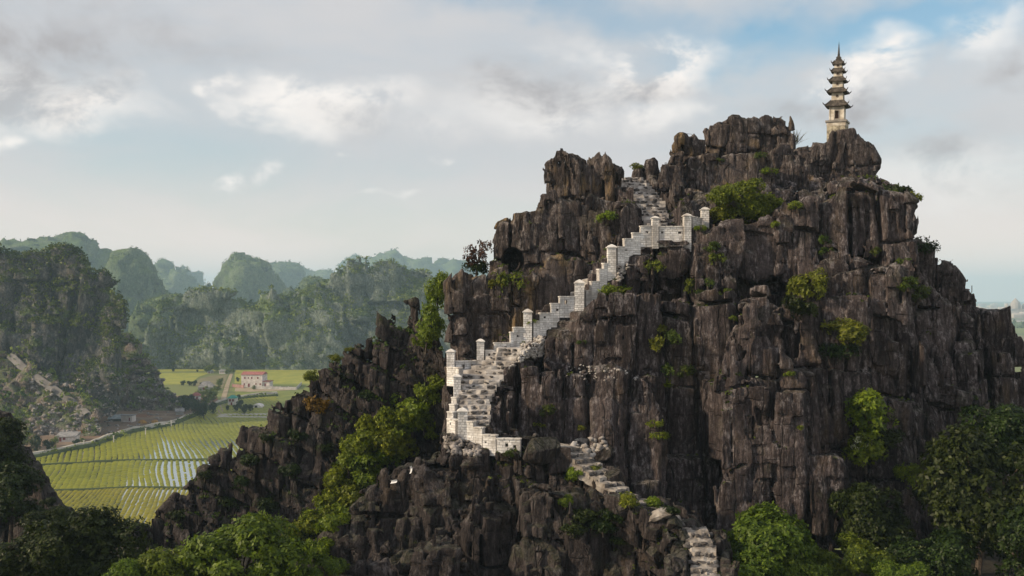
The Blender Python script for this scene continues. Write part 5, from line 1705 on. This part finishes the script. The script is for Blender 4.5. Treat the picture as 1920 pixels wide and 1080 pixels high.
# white arched tent, haystacks, posts, digger
x, y, z = ground_at(480, 765); E = empty('arched_shed', (x, y, GZ + .1)); tag(E, 'white arched shed half hidden by the dark ridge', 'shed')
m = MB(); N = 10; vs = []
for s_ in (0, 6):
    for i in range(N + 1):
        a = math.pi * i / N; vs.append((2.3 * math.cos(a), s_, 1.5 * math.sin(a)))
m.raw(vs, [(i, i + 1, N + 2 + i, N + 1 + i) for i in range(N)] + [tuple(range(N, -1, -1)), tuple(range(N + 1, 2 * N + 2))])
m.build('canopy', M_WHITE, E)
MB().box(-.6, .6, -.03, .0, 0, 1.0).build('door', M_DARKIN, E)
for px, lb in ((267, 'rusty brown haystack beside the white box shed'), (290, 'rounded rusty haystack right of its twin')):
    x, y, z = ground_at(px, 794)
    bm = bmesh.new(); bmesh.ops.create_icosphere(bm, subdivisions=3, radius=1.0)
    for v in bm.verts:
        v.co = Vector((v.co.x * 1.6, v.co.y * 1.5, max(-.05, v.co.z) * 1.35)) * (1 + .10 * math.sin(9 * v.co.x + px) * math.cos(7 * v.co.y))
    me = bpy.data.meshes.new('haystack'); bm.to_mesh(me); bm.free(); me.materials.append(M_HAY)
    tag(obj('haystack', me, None, (x, y, GZ + .1)), lb, 'haystack')
POSTS = [(213, 830, 'roadside post nearest the ruined house'), (273, 815, 'roadside post below the haystacks'), (321, 800, 'roadside post at the end of the slab wall'), (383, 779, 'roadside post by the dark tree'), (157, 839, 'roadside post at the near end of the road')]
for (px, py, lb) in POSTS:
    x, y, z = ground_at(px, py)
    E = empty('post', (x, y, GZ)); tag(E, 'white ' + lb, 'post', 'white posts along the narrow road')
    MB().box(-.13, .13, -.13, .13, 0, 2.3).build('shaft', M_WHITE, E); MB().box(-.35, .35, -.09, .09, 2.3, 2.42).build('crossbar', M_WHITE, E)
x, y, z = ground_at(153, 797); E = empty('excavator', (x, y, GZ + .1), math.radians(20)); tag(E, 'rusty orange excavator working below the quarry slope', 'excavator')
for s_ in (-1, 1):
    t_ = MB(); t_.box(-1.6, 1.6, s_ * .9 - .25, s_ * .9 + .25, .15, .8).build('track', M_STEEL, E)
MB().box(-1.3, 1.2, -.9, .9, .82, 1.6).build('body', M_ORANGE, E)
cb = MB().box(.2, 1.1, -.85, -.05, 1.602, 2.6).build('cab', M_ORANGE, E)
MB().box(.3, 1.102, -.87, -.03, 1.9, 2.45).build('cab_window', M_DARKIN, cb)
MB().tube([(1.0, .3, 1.4), (2.4, .3, 3.0), (3.4, .3, 2.9)], [.22, .2, .16], 6).build('boom', M_ORANGE, E)
ar = MB().tube([(3.4, .3, 3.0), (4.2, .3, 1.3)], [.16, .12], 6).build('arm', M_ORANGE, E)
MB().box(3.7, 4.5, -.1, .7, .5, 1.2).build('bucket', M_STEEL, ar)
# gravel chute on the talus
def on_talus(px, py):
    d = Vector(((px - 960) / F, 1.0, -(py - HOR) / F)).normalized()
    best = None
    for o in (bpy.data.objects['talus_slope'], bpy.data.objects['cliff_hill'], bpy.data.objects['quarry_floor']):
        ok, loc, nor, _ = o.ray_cast(Vector((0, 0, 0)), d)
        if ok and (best is None or loc.length < best.length): best = loc
    return best
bpy.context.view_layer.update()
V = []
ln = [(22, 668), (45, 690), (70, 708), (95, 725), (120, 742), (145, 760), (165, 778)]
for i, (a, b) in enumerate(ln):
    p = on_talus(a, b)
    if p is None: continue
    for u, zz in ((-1.9, .3), (-.7, .8), (.7, .8), (1.9, .3)):
        V.append((p.x + u * .8, p.y - 1.0, p.z + zz + u * .35))
n_ = len(V) // 4
tag(obj('gravel_chute', mesh_np('gravel_chute', V, [(i * 4 + k, i * 4 + k + 1, i * 4 + k + 5, i * 4 + k + 4) for i in range(n_ - 1) for k in range(3)], M_GRAVEL, True)), 'grey gravel run sloping down the left talus', kind='structure')
rgn = np.random.default_rng(12)
sp = []
for _ in range(420):
    p = on_talus(rgn.uniform(60, 360), rgn.uniform(700, 815))
    if p is not None: sp.append(tuple(p))
o = stones_joined('quarry_rubble', sp, M_STONE, 9, .4, 1.5); tag(o, 'broken stone strewn over the quarry', kind='stuff')

# ------------------------------------------------------------------ valley trees
VT = [plant_meshes('tree', 300 + k, mt, 2.0, 190, 5, .42, (1, 1, .95), 2.1, lobes=10, hollow=.4) for k, mt in enumerate((M_LEAF_DK, M_FOREST, M_FOREST))]
VTREES = [
    (330, 768, 26, 0), (347, 772, 34, 0), (366, 779, 38, 0), (382, 784, 36, 0), (398, 776, 26, 0), (356, 762, 26, 0), (384, 762, 26, 1), (398, 756, 22, 1), (402, 746, 20, 1), (407, 736, 17, 1), (410, 727, 15, 1), (414, 719, 12, 1), (392, 748, 22, 1), (376, 750, 20, 1),
    (352, 768, 30, 0), (340, 760, 20, 0), (444, 772, 18, 0), (458, 776, 24, 0), (470, 772, 20, 0), (450, 764, 18, 0), (427, 770, 12, 0), (446, 752, 14, 0), (324, 697, 10, 0), (370, 698, 6, 0), (388, 700, 14, 1), (396, 697, 16, 1), (407, 697, 12, 1), (430, 700, 13, 1), (438, 699, 9, 2), (424, 702, 9, 1),
    (445, 716, 10, 0), (476, 731, 10, 2), (344, 723, 13, 0), (355, 724, 13, 0), (366, 724, 12, 0), (378, 722, 8, 0),
    (16, 842, 48, 1), (42, 846, 40, 1), (66, 848, 36, 0), (90, 846, 26, 0), (22, 812, 46, 1), (52, 806, 40, 0), (8, 790, 44, 0), (104, 836, 20, 1), (143, 836, 18, 0), (154, 832, 12, 1), (182, 832, 10, 0), (246, 806, 9, 0), (200, 828, 8, 0),
    (310, 690, 16, 2), (322, 688, 14, 1), (336, 690, 16, 2), (350, 689, 14, 1), (366, 690, 14, 2), (520, 690, 18, 2), (540, 690, 14, 1), (506, 689, 12, 2), (452, 689, 14, 2), (462, 689, 12, 1),
]
rg = random.Random(31)
ORD = ['first', 'second', 'third', 'fourth', 'fifth', 'sixth', 'seventh', 'eighth', 'ninth', 'tenth', 'eleventh', 'twelfth', 'thirteenth', 'fourteenth', 'fifteenth', 'sixteenth', 'seventeenth', 'eighteenth', 'nineteenth',
       'twentieth', 'twenty-first', 'twenty-second', 'twenty-third', 'twenty-fourth', 'twenty-fifth']
TCOUNT = {}
for k, (px, py, wpx, vi) in enumerate(sorted(VTREES)):
    x, y, z = ground_at(px, py)
    s_ = wpx * y / F / 4.0
    if px < 110: lb, g_ = 'dark leafy tree crowding round the ruined white house', 'trees at the left foot of the quarry'
    elif py < 705: lb, g_ = 'rounded green tree near the foot of the long ridge', 'trees at the far end of the fields'
    elif 320 < px < 420: lb, g_ = 'dark bushy tree in the grove left of the dirt road', 'trees in the grove by the dirt road'
    elif px > 420: lb, g_ = 'dark bushy tree right of the dirt road', 'trees right of the dirt road'
    else: lb, g_ = 'small lone bush on the quarry verge', 'bushes on the quarry verge'
    TCOUNT[g_] = TCOUNT.get(g_, 0) + 1
    lb = lb + ', ' + ORD[TCOUNT[g_] - 1] + ' from the left'
    plant('tree', VT[vi], (x, y, GZ - .1), (s_, s_, s_ * rg.uniform(.85, 1.15)), rg.uniform(0, 6.28), lb, 'tree', g_, ('crown', 'trunk'))

# verge scrub along the narrow road and banks
pp = []
rgn = np.random.default_rng(5)
for a, b in zip(ROADLINE[:-1], ROADLINE[1:]):
    A_, B_ = np.array(ground_at(a[0], a[1] + 4)), np.array(ground_at(b[0], b[1] + 4))
    n_ = int(np.linalg.norm(B_ - A_) / 1.3)
    pp += [A_ + (B_ - A_) * rgn.random() + rgn.normal(0, .6, 3) * [1, 1, 0] + [0, 0, .5] for _ in range(n_)]
forest('verge_scrub', np.array(pp), np.tile([0, 0, 1.], (len(pp), 1)), 1.3, M_FOREST, 61, 10, 'dark scrub along the verge of the narrow road', None, None, .5)

# ------------------------------------------------------------------ plants on and round the peak
bpy.context.view_layer.update()
ROCKOBJ.append(HS)
M_LEAF_BIG = mat_leaf('leaf_bush_green', (0.034, 0.062, 0.008), (0.160, 0.208, 0.018))
M_LEAF_MID = mat_leaf('leaf_mid_green', (0.024, 0.044, 0.008), (0.095, 0.135, 0.018))
BIG = [plant_meshes('bush', 400 + k, M_LEAF_BIG, 3.0, 2100, 6, .21, (1, .9, .72), 1.9, lobes=16, lobe_r=(.22, .42), hollow=.45) for k in range(3)]
BIGD = [plant_meshes('tree', 420 + k, M_LEAF_DK, 3.4, 2300, 6, .23, (1, .9, .95), 3.0, lobes=18, lobe_r=(.22, .40), hollow=.45) for k in range(2)]
MED = [plant_meshes('shrub', 440 + k, M_LEAF, 1.2, 420, 6, .16, (1, .9, .8), .75, lobes=11, lobe_r=(.24, .46)) for k in range(4)]
MEDY = [plant_meshes('shrub', 460 + k, M_LEAF_Y, 1.3, 420, 6, .16, (1, .8, .75), .9, lobes=12, lobe_r=(.22, .42)) for k in range(2)]
SML = [plant_meshes('cushion', 480 + k, mt, .5, 150, 5, .085, (1.15, .8, .7), .12, lobes=13, lobe_r=(.16, .4), hollow=.2) for k, mt in enumerate((M_LEAF, M_LEAF_MID, M_LEAF, M_LEAF_MID, M_LEAF_Y))]
DRY = plant_meshes('dry_shrub', 500, M_LEAF_RED, 1.0, 110, 5, .16, (1, .7, 1.0), .8, lobes=14, lobe_r=(.15, .3))
ORA = plant_meshes('orange_shrub', 501, M_LEAF_ORANGE, 1.0, 200, 5, .17, (1, .8, .65), .6, lobes=10)
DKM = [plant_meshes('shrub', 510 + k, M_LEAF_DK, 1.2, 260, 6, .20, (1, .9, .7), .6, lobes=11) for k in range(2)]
rg = random.Random(77)
KINDS = {'big': (BIG, 3.0), 'bigd': (BIGD, 3.4), 'med': (MED, 1.2), 'medy': (MEDY, 1.3), 'sml': (SML, .5), 'dry': ([DRY], 1.0), 'ora': ([ORA], 1.0), 'dkm': (DKM, 1.2)}


def grow(kind, px, py, wpx, label, group=None, name='shrub', cat='shrub', hs=1.0, Y=None, vi=None, sink=.3):
    """a plant whose crown centre is seen at px,py and is wpx wide; rooted on the rock behind it"""
    ms, R = KINDS[kind]
    fix = Y is not None
    if Y is None:
        h = pick(px, py + wpx * .18)
        if h is None: h = pick(px, py + wpx * .4)
        if h is None: return None
        Y = h[0].y
    m = ms[vi if vi is not None else rg.randrange(len(ms))]
    s = wpx * Y / F / 2 / R * {'sml': 1.6, 'med': 1.45}.get(kind, 1.15)
    sh = {'big': 1.9, 'bigd': 3.0, 'med': .75, 'medy': .9, 'sml': .2, 'dry': .8, 'ora': .6, 'dkm': .6}[kind]
    x, y, z = at(px, py, Y)
    return plant(name, m, (x, y - .25 * R * s if not fix else y, z - sh * s * hs), (s, s, s * hs), rg.uniform(0, 6.28), label, cat, group)


P = grow
P('big', 1388, 380, 140, 'large bright leafy bush right of the topmost wall pillar', name='bush', cat='bush', hs=.95)
P('medy', 1352, 402, 60, 'leafy bush sprouting over the topmost pillar')
P('medy', 1512, 538, 86, 'golden green shrub on the ledge right of the stairs', hs=1.1)
P('dkm', 1500, 575, 60, 'dark shrub hanging below the golden green one')
P('medy', 1582, 622, 100, 'olive green spreading shrub growing out of the cliff', hs=.9, vi=0)
P('dkm', 1570, 652, 70, 'dark lower half of the cliff shrubbery under the olive shrub')
for a, b, c, l in [(1335, 462, 34, 'green cushion plant below the terrace end pillar'), (1342, 482, 26, 'lower green cushion plant on the ledge under the terrace'), (1312, 425, 20, 'small round plant at the foot of the topmost pillar'),
                   (1150, 540, 44, 'green tuft at the foot of the steep wall'), (1172, 534, 26, 'small green tuft right of the steep wall foot'), (1222, 497, 32, 'green tuft on the ledge under the rising wall'),
                   (1300, 532, 36, 'low green mat on the long ledge'), (1326, 528, 26, 'second low green mat on the long ledge'), (1138, 405, 30, 'green tuft between dark blocks left of the upper stairs'),
                   (955, 524, 44, 'green mat on the ledge under the dark cave'), (930, 530, 26, 'small green mat left of the cave ledge'), (1246, 617, 40, 'bright creeper on the middle of the cliff'), (1262, 632, 36, 'bright creeper just right of the middle of the cliff'),
                   (1232, 640, 34, 'bright creeper left of the middle of the cliff'), (1250, 692, 38, 'green clump on the ledge below the creepers'), (1285, 694, 28, 'small green clump right of the ledge clump'), (1250, 715, 30, 'green clump trailing down from the ledge'),
                   (1228, 790, 30, 'upper creeper hanging in a cliff joint'), (1238, 812, 26, 'lower creeper hanging in a cliff joint'), (1026, 768, 26, 'green tuft in the dark joint right of the stairs'), (1494, 386, 32, 'green cushion below the pagoda boulder'),
                   (1452, 380, 30, 'green cushion right of the large bush'), (1545, 450, 22, 'upper tuft of a hanging vine on the second tier'), (1542, 470, 24, 'lower tuft of a hanging vine on the second tier'), (1450, 420, 18, 'tiny green tuft above the second tier'),
                   (1700, 530, 40, 'mossy green patch on the right shoulder'), (1722, 548, 40, 'second mossy patch on the right shoulder'), (1690, 490, 30, 'green tuft at the right end of the second tier'),
                   (1375, 596, 18, 'tiny tuft beside the balanced block'), (1010, 795, 18, 'tiny tuft low in the joint right of the stairs'), (1088, 800, 20, 'tuft among pale stones at the head of the lower path'), (1115, 878, 24, 'bright tuft growing in the path'),
                   (955, 850, 16, 'tiny tuft at the foot of the bottom wall'), (1480, 700, 16, 'tiny tuft high on the big pillar'), (1500, 800, 14, 'tiny tuft low on the big pillar'), (1090, 640, 14, 'tiny tuft on the column under the second pillar'),
                   (1240, 420, 14, 'tiny tuft above the terrace wall'), (998, 602, 18, 'green tuft behind the middle stepped wall'), (1350, 300, 16, 'tiny tuft on the streaked wall'), (1425, 290, 20, 'green tuft at the top right of the streaked wall'),
                   (1440, 318, 22, 'green tuft in the gap beside the pagoda boulder'), (1640, 470, 22, 'green tuft on the right of the second tier')]:
    P('sml', a, b, c, l, name='rock_plant', cat='plant', group='small green plants on the peak', hs=rg.uniform(.7, 1.15))
P('dkm', 1676, 362, 56, 'dark shrub leaning out below the pagoda boulder on the skyline', Y=63.5)
P('sml', 1706, 366, 34, 'drooping branch tip of leaves against the sky', Y=63.3, name='rock_plant', cat='plant')
P('dkm', 1730, 462, 54, 'dark shrub on the right skyline below the first', Y=64.0)
P('med', 1625, 775, 90, 'shrub in the shaded recess low on the cliff')
P('med', 1618, 835, 80, 'pale flowering creeper low on the cliff', vi=1)
P('dkm', 1660, 820, 70, 'dark creeper right of the flowering one')
P('med', 1695, 885, 50, 'small shrub with bare twigs at the lower right')
P('dkm', 1720, 925, 50, 'dark shrub below the twiggy one')
P('dry', 893, 478, 66, 'reddish half bare shrub leaning from the rock tower', Y=64.6, hs=1.15)
P('dkm', 893, 502, 46, 'dark green foot of the reddish shrub', Y=65.0)
P('medy', 1198, 312, 34, 'twiggy shrub in the notch above the stairs', Y=71.5, hs=.6)
# gully left of the tower
P('med', 820, 548, 44, 'bright tree top showing left of the rock tower', Y=69.0, hs=1.6, name='tree', cat='tree')
P('med', 812, 600, 54, 'bright green tree against the left side of the rock tower', Y=67.0, hs=1.5, name='tree', cat='tree')
P('med', 798, 635, 46, 'yellow green bush at the foot of the tower tree', Y=66.0)
P('medy', 582, 706, 38, 'round bright bush on the crest of the dark ridge', Y=64.5)
P('medy', 628, 672, 36, 'small bright bush higher on the crest of the dark ridge', Y=65.5, hs=.7)
P('medy', 655, 655, 24, 'little bush near the ridge pinnacles', Y=65.8, hs=.6)
P('ora', 604, 760, 62, 'orange yellow shrub on the dark ridge')
GUL = [(800, 735, 46), (822, 722, 36), (785, 765, 58), (755, 760, 50), (735, 790, 66), (770, 800, 60), (700, 805, 66), (730, 828, 66), (675, 835, 64), (705, 862, 66), (655, 868, 60), (690, 898, 60), (640, 905, 62), (665, 925, 56), (618, 938, 56), (645, 955, 50), (600, 965, 54),
       (795, 790, 40), (812, 812, 28), (760, 838, 44), (740, 858, 40), (622, 985, 56), (580, 985, 50), (560, 1010, 60), (600, 1030, 60)]
for k, (a, b, c) in enumerate(sorted(GUL, key=lambda q: q[1])):
    P('med', a, b, c, 'bright leafy shrub in the green gully left of the walls, ' + ORD[k] + ' from the top', 'shrubs filling the green gully', hs=1.0)
for a, b, c, l in [(470, 862, 40, 'low dark shrub in the middle of the ridge face'), (560, 815, 36, 'low shrub under the orange one'), (432, 935, 44, 'dark shrub low on the ridge'), (500, 945, 56, 'broad dark shrub at the foot of the ridge face'), (690, 742, 36, 'green shrub high on the ridge face'),
                   (650, 705, 28, 'small green shrub under the ridge crest'), (455, 900, 36, 'dark shrub left of centre on the ridge'), (545, 880, 40, 'dark shrub right of centre on the ridge'), (500, 820, 26, 'little shrub on the ridge skyline'), (610, 835, 36, 'green shrub beside the gully'), (385, 890, 30, 'dark shrub near the ridge skyline'), (335, 965, 40, 'dark shrub low on the ridge skyline')]:
    P('dkm', a, b, c, l)
# foot of the frame
P('big', 1440, 1025, 230, 'large bright round bush at the bottom beside the path', name='bush', cat='bush', Y=47.0, vi=0)
P('big', 1585, 1060, 170, 'bright bush at the bottom right of the large round one', name='bush', cat='bush', Y=48.0, vi=1)
P('big', 1400, 1085, 150, 'bright bush cut by the bottom edge', name='bush', cat='bush', Y=44.5, vi=2)
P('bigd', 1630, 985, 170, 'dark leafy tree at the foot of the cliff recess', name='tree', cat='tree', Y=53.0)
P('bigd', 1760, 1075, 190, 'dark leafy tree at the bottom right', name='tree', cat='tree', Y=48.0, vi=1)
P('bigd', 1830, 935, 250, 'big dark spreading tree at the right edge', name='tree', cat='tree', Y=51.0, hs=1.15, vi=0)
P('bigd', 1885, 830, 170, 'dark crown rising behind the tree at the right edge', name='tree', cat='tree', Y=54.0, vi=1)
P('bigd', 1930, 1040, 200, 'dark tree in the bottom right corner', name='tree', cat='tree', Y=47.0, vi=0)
for a, b, c, yy, vi, l in [(1510, 1085, 130, 46, 0, 'bright bush on the bottom edge between the two larger ones'), (1690, 1085, 130, 46, 1, 'bush on the bottom edge left of the right hand trees'), (600, 1075, 110, 44, 1, 'bush on the bottom edge at the foot of the gully'), (250, 1090, 120, 42, 2, 'bush on the bottom edge between the dark and bright trees')]:
    P('big', a, b, c, l, name='bush', cat='bush', Y=yy, vi=vi)
P('big', 465, 1050, 250, 'bright leafy tree at the bottom left of centre', name='tree', cat='tree', Y=44.0, vi=2)
P('big', 330, 1075, 170, 'leafy tree left of the bright bottom tree', name='tree', cat='tree', Y=43.0, vi=0)
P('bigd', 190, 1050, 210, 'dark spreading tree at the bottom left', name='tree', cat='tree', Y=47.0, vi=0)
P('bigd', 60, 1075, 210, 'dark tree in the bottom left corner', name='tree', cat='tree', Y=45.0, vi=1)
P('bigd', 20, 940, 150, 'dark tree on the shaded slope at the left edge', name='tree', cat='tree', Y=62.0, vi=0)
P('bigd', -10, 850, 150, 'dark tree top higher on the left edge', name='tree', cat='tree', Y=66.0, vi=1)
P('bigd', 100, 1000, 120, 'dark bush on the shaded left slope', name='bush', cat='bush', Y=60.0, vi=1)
P('dkm', 90, 940, 26, 'small lone bush on the left skyline above the paddy', Y=69.0)
for a, b, c, l in [(1090, 965, 60, 'dark green bush in the hollow beside the lower path'), (1130, 985, 60, 'second dark green bush in the hollow'), (1075, 990, 50, 'third dark green bush in the hollow'), (1150, 965, 44, 'bush above the hollow near the path'), (1180, 936, 40, 'bright tuft beside the path bend'),
                   (1085, 885, 44, 'dark bush on the rock left of the path head'), (1225, 945, 40, 'green bush under the cliff beside the path'), (1160, 1010, 36, 'small bush lower in the hollow'), (1060, 940, 30, 'small bush at the top of the hollow'), (1260, 955, 30, 'small bush under the cliff foot')]:
    P('dkm' if b > 950 else 'med', a, b, c, l, hs=.8)

# pale blossoms of the flowering creeper
h = pick(1610, 825)
if h:
    V, Q, A, _ = crown(601, 60, 5, .2, (1, .6, 1.1), lobes=6)
    o = obj('blossom_spray', mesh_np('blossom_spray', V * .7, Q, M_FLOWER, False, {'lc': A}), None, (h[0].x, h[0].y - .9, h[0].z)); tag(o, 'spray of pale blossom hanging on the cliff creeper', 'blossom')

# grass tuft on the summit skyline
x, y, z = at(1492, 272, 74.0)
rgn = np.random.default_rng(3)
C = np.tile([x, y, z], (70, 1)) + rgn.normal(0, .12, (70, 3)) * [1, 1, .2]
T = unit(rgn.normal(0, .38, (70, 3)) + [0.12, 0, 1]); L_ = rgn.uniform(.6, 1.5, 70)
V, Q = leaves(C, T, unit(rgn.normal(size=(70, 3))), L_, L_ * .035)
M_GRASS = mat_leaf('dry_grass', (0.08, 0.07, 0.02), (0.20, 0.16, 0.06), .3)
tag(obj('grass_tuft', mesh_np('grass_tuft', V, Q, M_GRASS, False, {'lc': rgn.random((len(V), 2))})), 'tuft of dry grass on the summit skyline left of the pagoda', 'grass')

# ------------------------------------------------------------------ boulders and rubble
BO = [stone_mesh('boulder', 700 + k, 4, M_ROCK_DK, 12, .015) for k in range(4)]
for k, (px, py, wpx, hpx, lb) in enumerate([
        (1293, 992, 44, 34, 'smooth dark boulder at the bend of the lower path'), (1265, 985, 44, 30, 'dark boulder left of the path bend'), (1240, 968, 60, 20, 'flat pale rock in the lower path'), (1130, 850, 44, 34, 'angular grey block above the path head'),
        (1150, 905, 40, 46, 'leaning dark slab right of the lower path'), (1095, 850, 22, 22, 'pale block at the head of the lower path'), (1075, 838, 14, 18, 'small white stone standing at the path head'), (1126, 846, 16, 14, 'white stone right of the path head'),
        (1235, 1040, 50, 50, 'dark boulder left of the lowest steps'), (1262, 1058, 40, 30, 'low grey boulder beside the lowest steps'), (1280, 1010, 30, 24, 'small boulder above the lowest steps'), (1018, 838, 92, 46, 'dark wedge of rock right of the bottom wall'),
        (1170, 960, 40, 26, 'brown rock in the hollow')]):
    h = pick(px, py)
    if h is None: continue
    Y = h[0].y; s = wpx * Y / F / 2
    if 'wedge' in lb: h = (Vector(at(px, py, 51.2)), None); Y = 50.9; s = wpx * Y / F / 2
    o = obj('boulder', BO[k % 4], None, (h[0].x, Y + s * .3, h[0].z)); o.scale = (s * 1.2, s, hpx * Y / F / 2 * 1.2); o.rotation_euler = (rg.uniform(-.2, .2), rg.uniform(-.3, .3), rg.uniform(0, 6))
    tag(o, lb, 'boulder')
    if 'pale' in lb or 'white' in lb:
        me = o.data.copy(); me.materials.clear(); me.materials.append(M_SAND if 'flat' in lb or 'pale' in lb else M_STEP); o.data = me


def strew(name, poly, n, label, smin, smax, mat, seed):
    rgn = np.random.default_rng(seed)
    xs = [p[0] for p in poly]; ys = [p[1] for p in poly]; sp = []
    while len(sp) < n:
        a, b = rgn.uniform(min(xs), max(xs)), rgn.uniform(min(ys), max(ys))
        if not inside(np.array([a]), np.array([b]), poly)[0]: continue
        h = pick(a, b)
        sp.append(tuple(h[0]) if h else (0, 500, -60))
    tag(stones_joined(name, sp, mat, seed, smin, smax), label, kind='stuff')

strew('rubble', [(945, 668), (955, 650), (985, 636), (1015, 628), (1022, 640), (1018, 668), (985, 672), (955, 692)], 420, 'pale rubble slope below the second stepped wall', .05, .17, M_STEP, 5)
strew('rubble', [(832, 822), (850, 812), (880, 825), (905, 840), (900, 856), (840, 850)], 170, 'broken stone packed under the bottom corner pillar', .08, .22, M_STONE, 6)
strew('rubble', [(1156, 500), (1172, 478), (1180, 500), (1160, 530)], 70, 'pale rubble beside the tall sunlit pillar', .06, .2, M_STEP, 7)
strew('rubble', [(1050, 690), (1100, 682), (1160, 690), (1200, 705), (1195, 718), (1100, 712), (1060, 712)], 60, 'white broken stone along the ledge in the middle of the cliff', .04, .13, M_STEP, 8)
strew('rubble', [(1070, 825), (1130, 820), (1150, 850), (1100, 862)], 70, 'pale broken stone at the head of the lower path', .08, .3, M_STEP, 9)
# scraps of white paper on the rock
M_PAPER = mat_simple('white_paper', (0.70, 0.69, 0.67), (0.8, 0.79, 0.78), .9, 3.0)
for px, py, w_, h_, lb in ((770, 880, .09, .36, 'long scrap of white paper on the dark rock'), (738, 902, .30, .16, 'crumpled scrap of white paper below the long one')):
    h = pick(px, py)
    if h:
        p = h[0]
        m = MB(); a = []
        for i in range(4):
            t = i / 3
            for u in (-1, 1): a.append((p.x + u * w_ / 2 + .05 * math.sin(3 * t), p.y - .12 - .05 * math.cos(5 * t), p.z + (t - .5) * h_ + .02 * u))
        n_ = len(a); a += [(q[0], q[1] + .01, q[2]) for q in a]
        m.raw(a, [(2 * i, 2 * i + 1, 2 * i + 3, 2 * i + 2) for i in range(3)] + [(n_ + 2 * i, n_ + 2 * i + 2, n_ + 2 * i + 3, n_ + 2 * i + 1) for i in range(3)])
        tag(m.build('paper_scrap', M_PAPER), lb, 'litter')

# moss, ferns and creepers that have settled along ledges and cracks
for onm, cnt, sz, mt, lb, sd in (('cliff', 900, .20, M_LEAF_MID, 'moss and small ferns along the ledges of the cliff', 1), ('rock_tower', 260, .17, M_LEAF_MID, 'moss and small ferns on the rock tower', 2), ('rock_ridge', 1000, .22, M_LEAF_MID, 'low creepers spread over the dark ridge', 3), ('foreground_rock', 380, .16, M_LEAF_MID, 'small ferns on the foreground rock', 4)):
    me = bpy.data.objects[onm].data
    nv = len(me.vertices)
    co = np.empty(nv * 3, f4); me.vertices.foreach_get('co', co); co = co.reshape(-1, 3)
    no = np.empty(nv * 3, f4); me.vertices.foreach_get('normal', no); no = no.reshape(-1, 3)
    k = fbm(co[:, 0] * .35 + sd, co[:, 1] * .35, co[:, 2] * .35, 3)
    p = np.clip(no[:, 2] - .25, 0, 1) * np.clip(k - .05, 0, 1) ** 1.5 * ((no * co).sum(1) < 0)
    rgn = np.random.default_rng(sd)
    sel = rgn.choice(nv, cnt, p=p / p.sum())
    forest('ledge_plants', co[sel], no[sel], sz, mt, 90 + sd, 9, lb, None, None, .55)

# ------------------------------------------------------------------ haze: the air itself
m, n = material('haze_air')
vol = n.add('ShaderNodeVolumePrincipled', {'Color': (0.56, 0.80, 1.0, 1), 'Density': 0.00020, 'Anisotropy': 0.0})
n.add('ShaderNodeOutputMaterial', {'Volume': vol})
bpy.context.view_layer.update()
top = max((o.matrix_world @ Vector(c)).z for o in COL.objects if o.type == 'MESH' for c in o.bound_box) + 4.0
o = MB().box(-9200, 9200, -300, 9700, GZ - 6, top).build('haze', m)
tag(o, 'thin blue haze lying over the valley', kind='stuff')
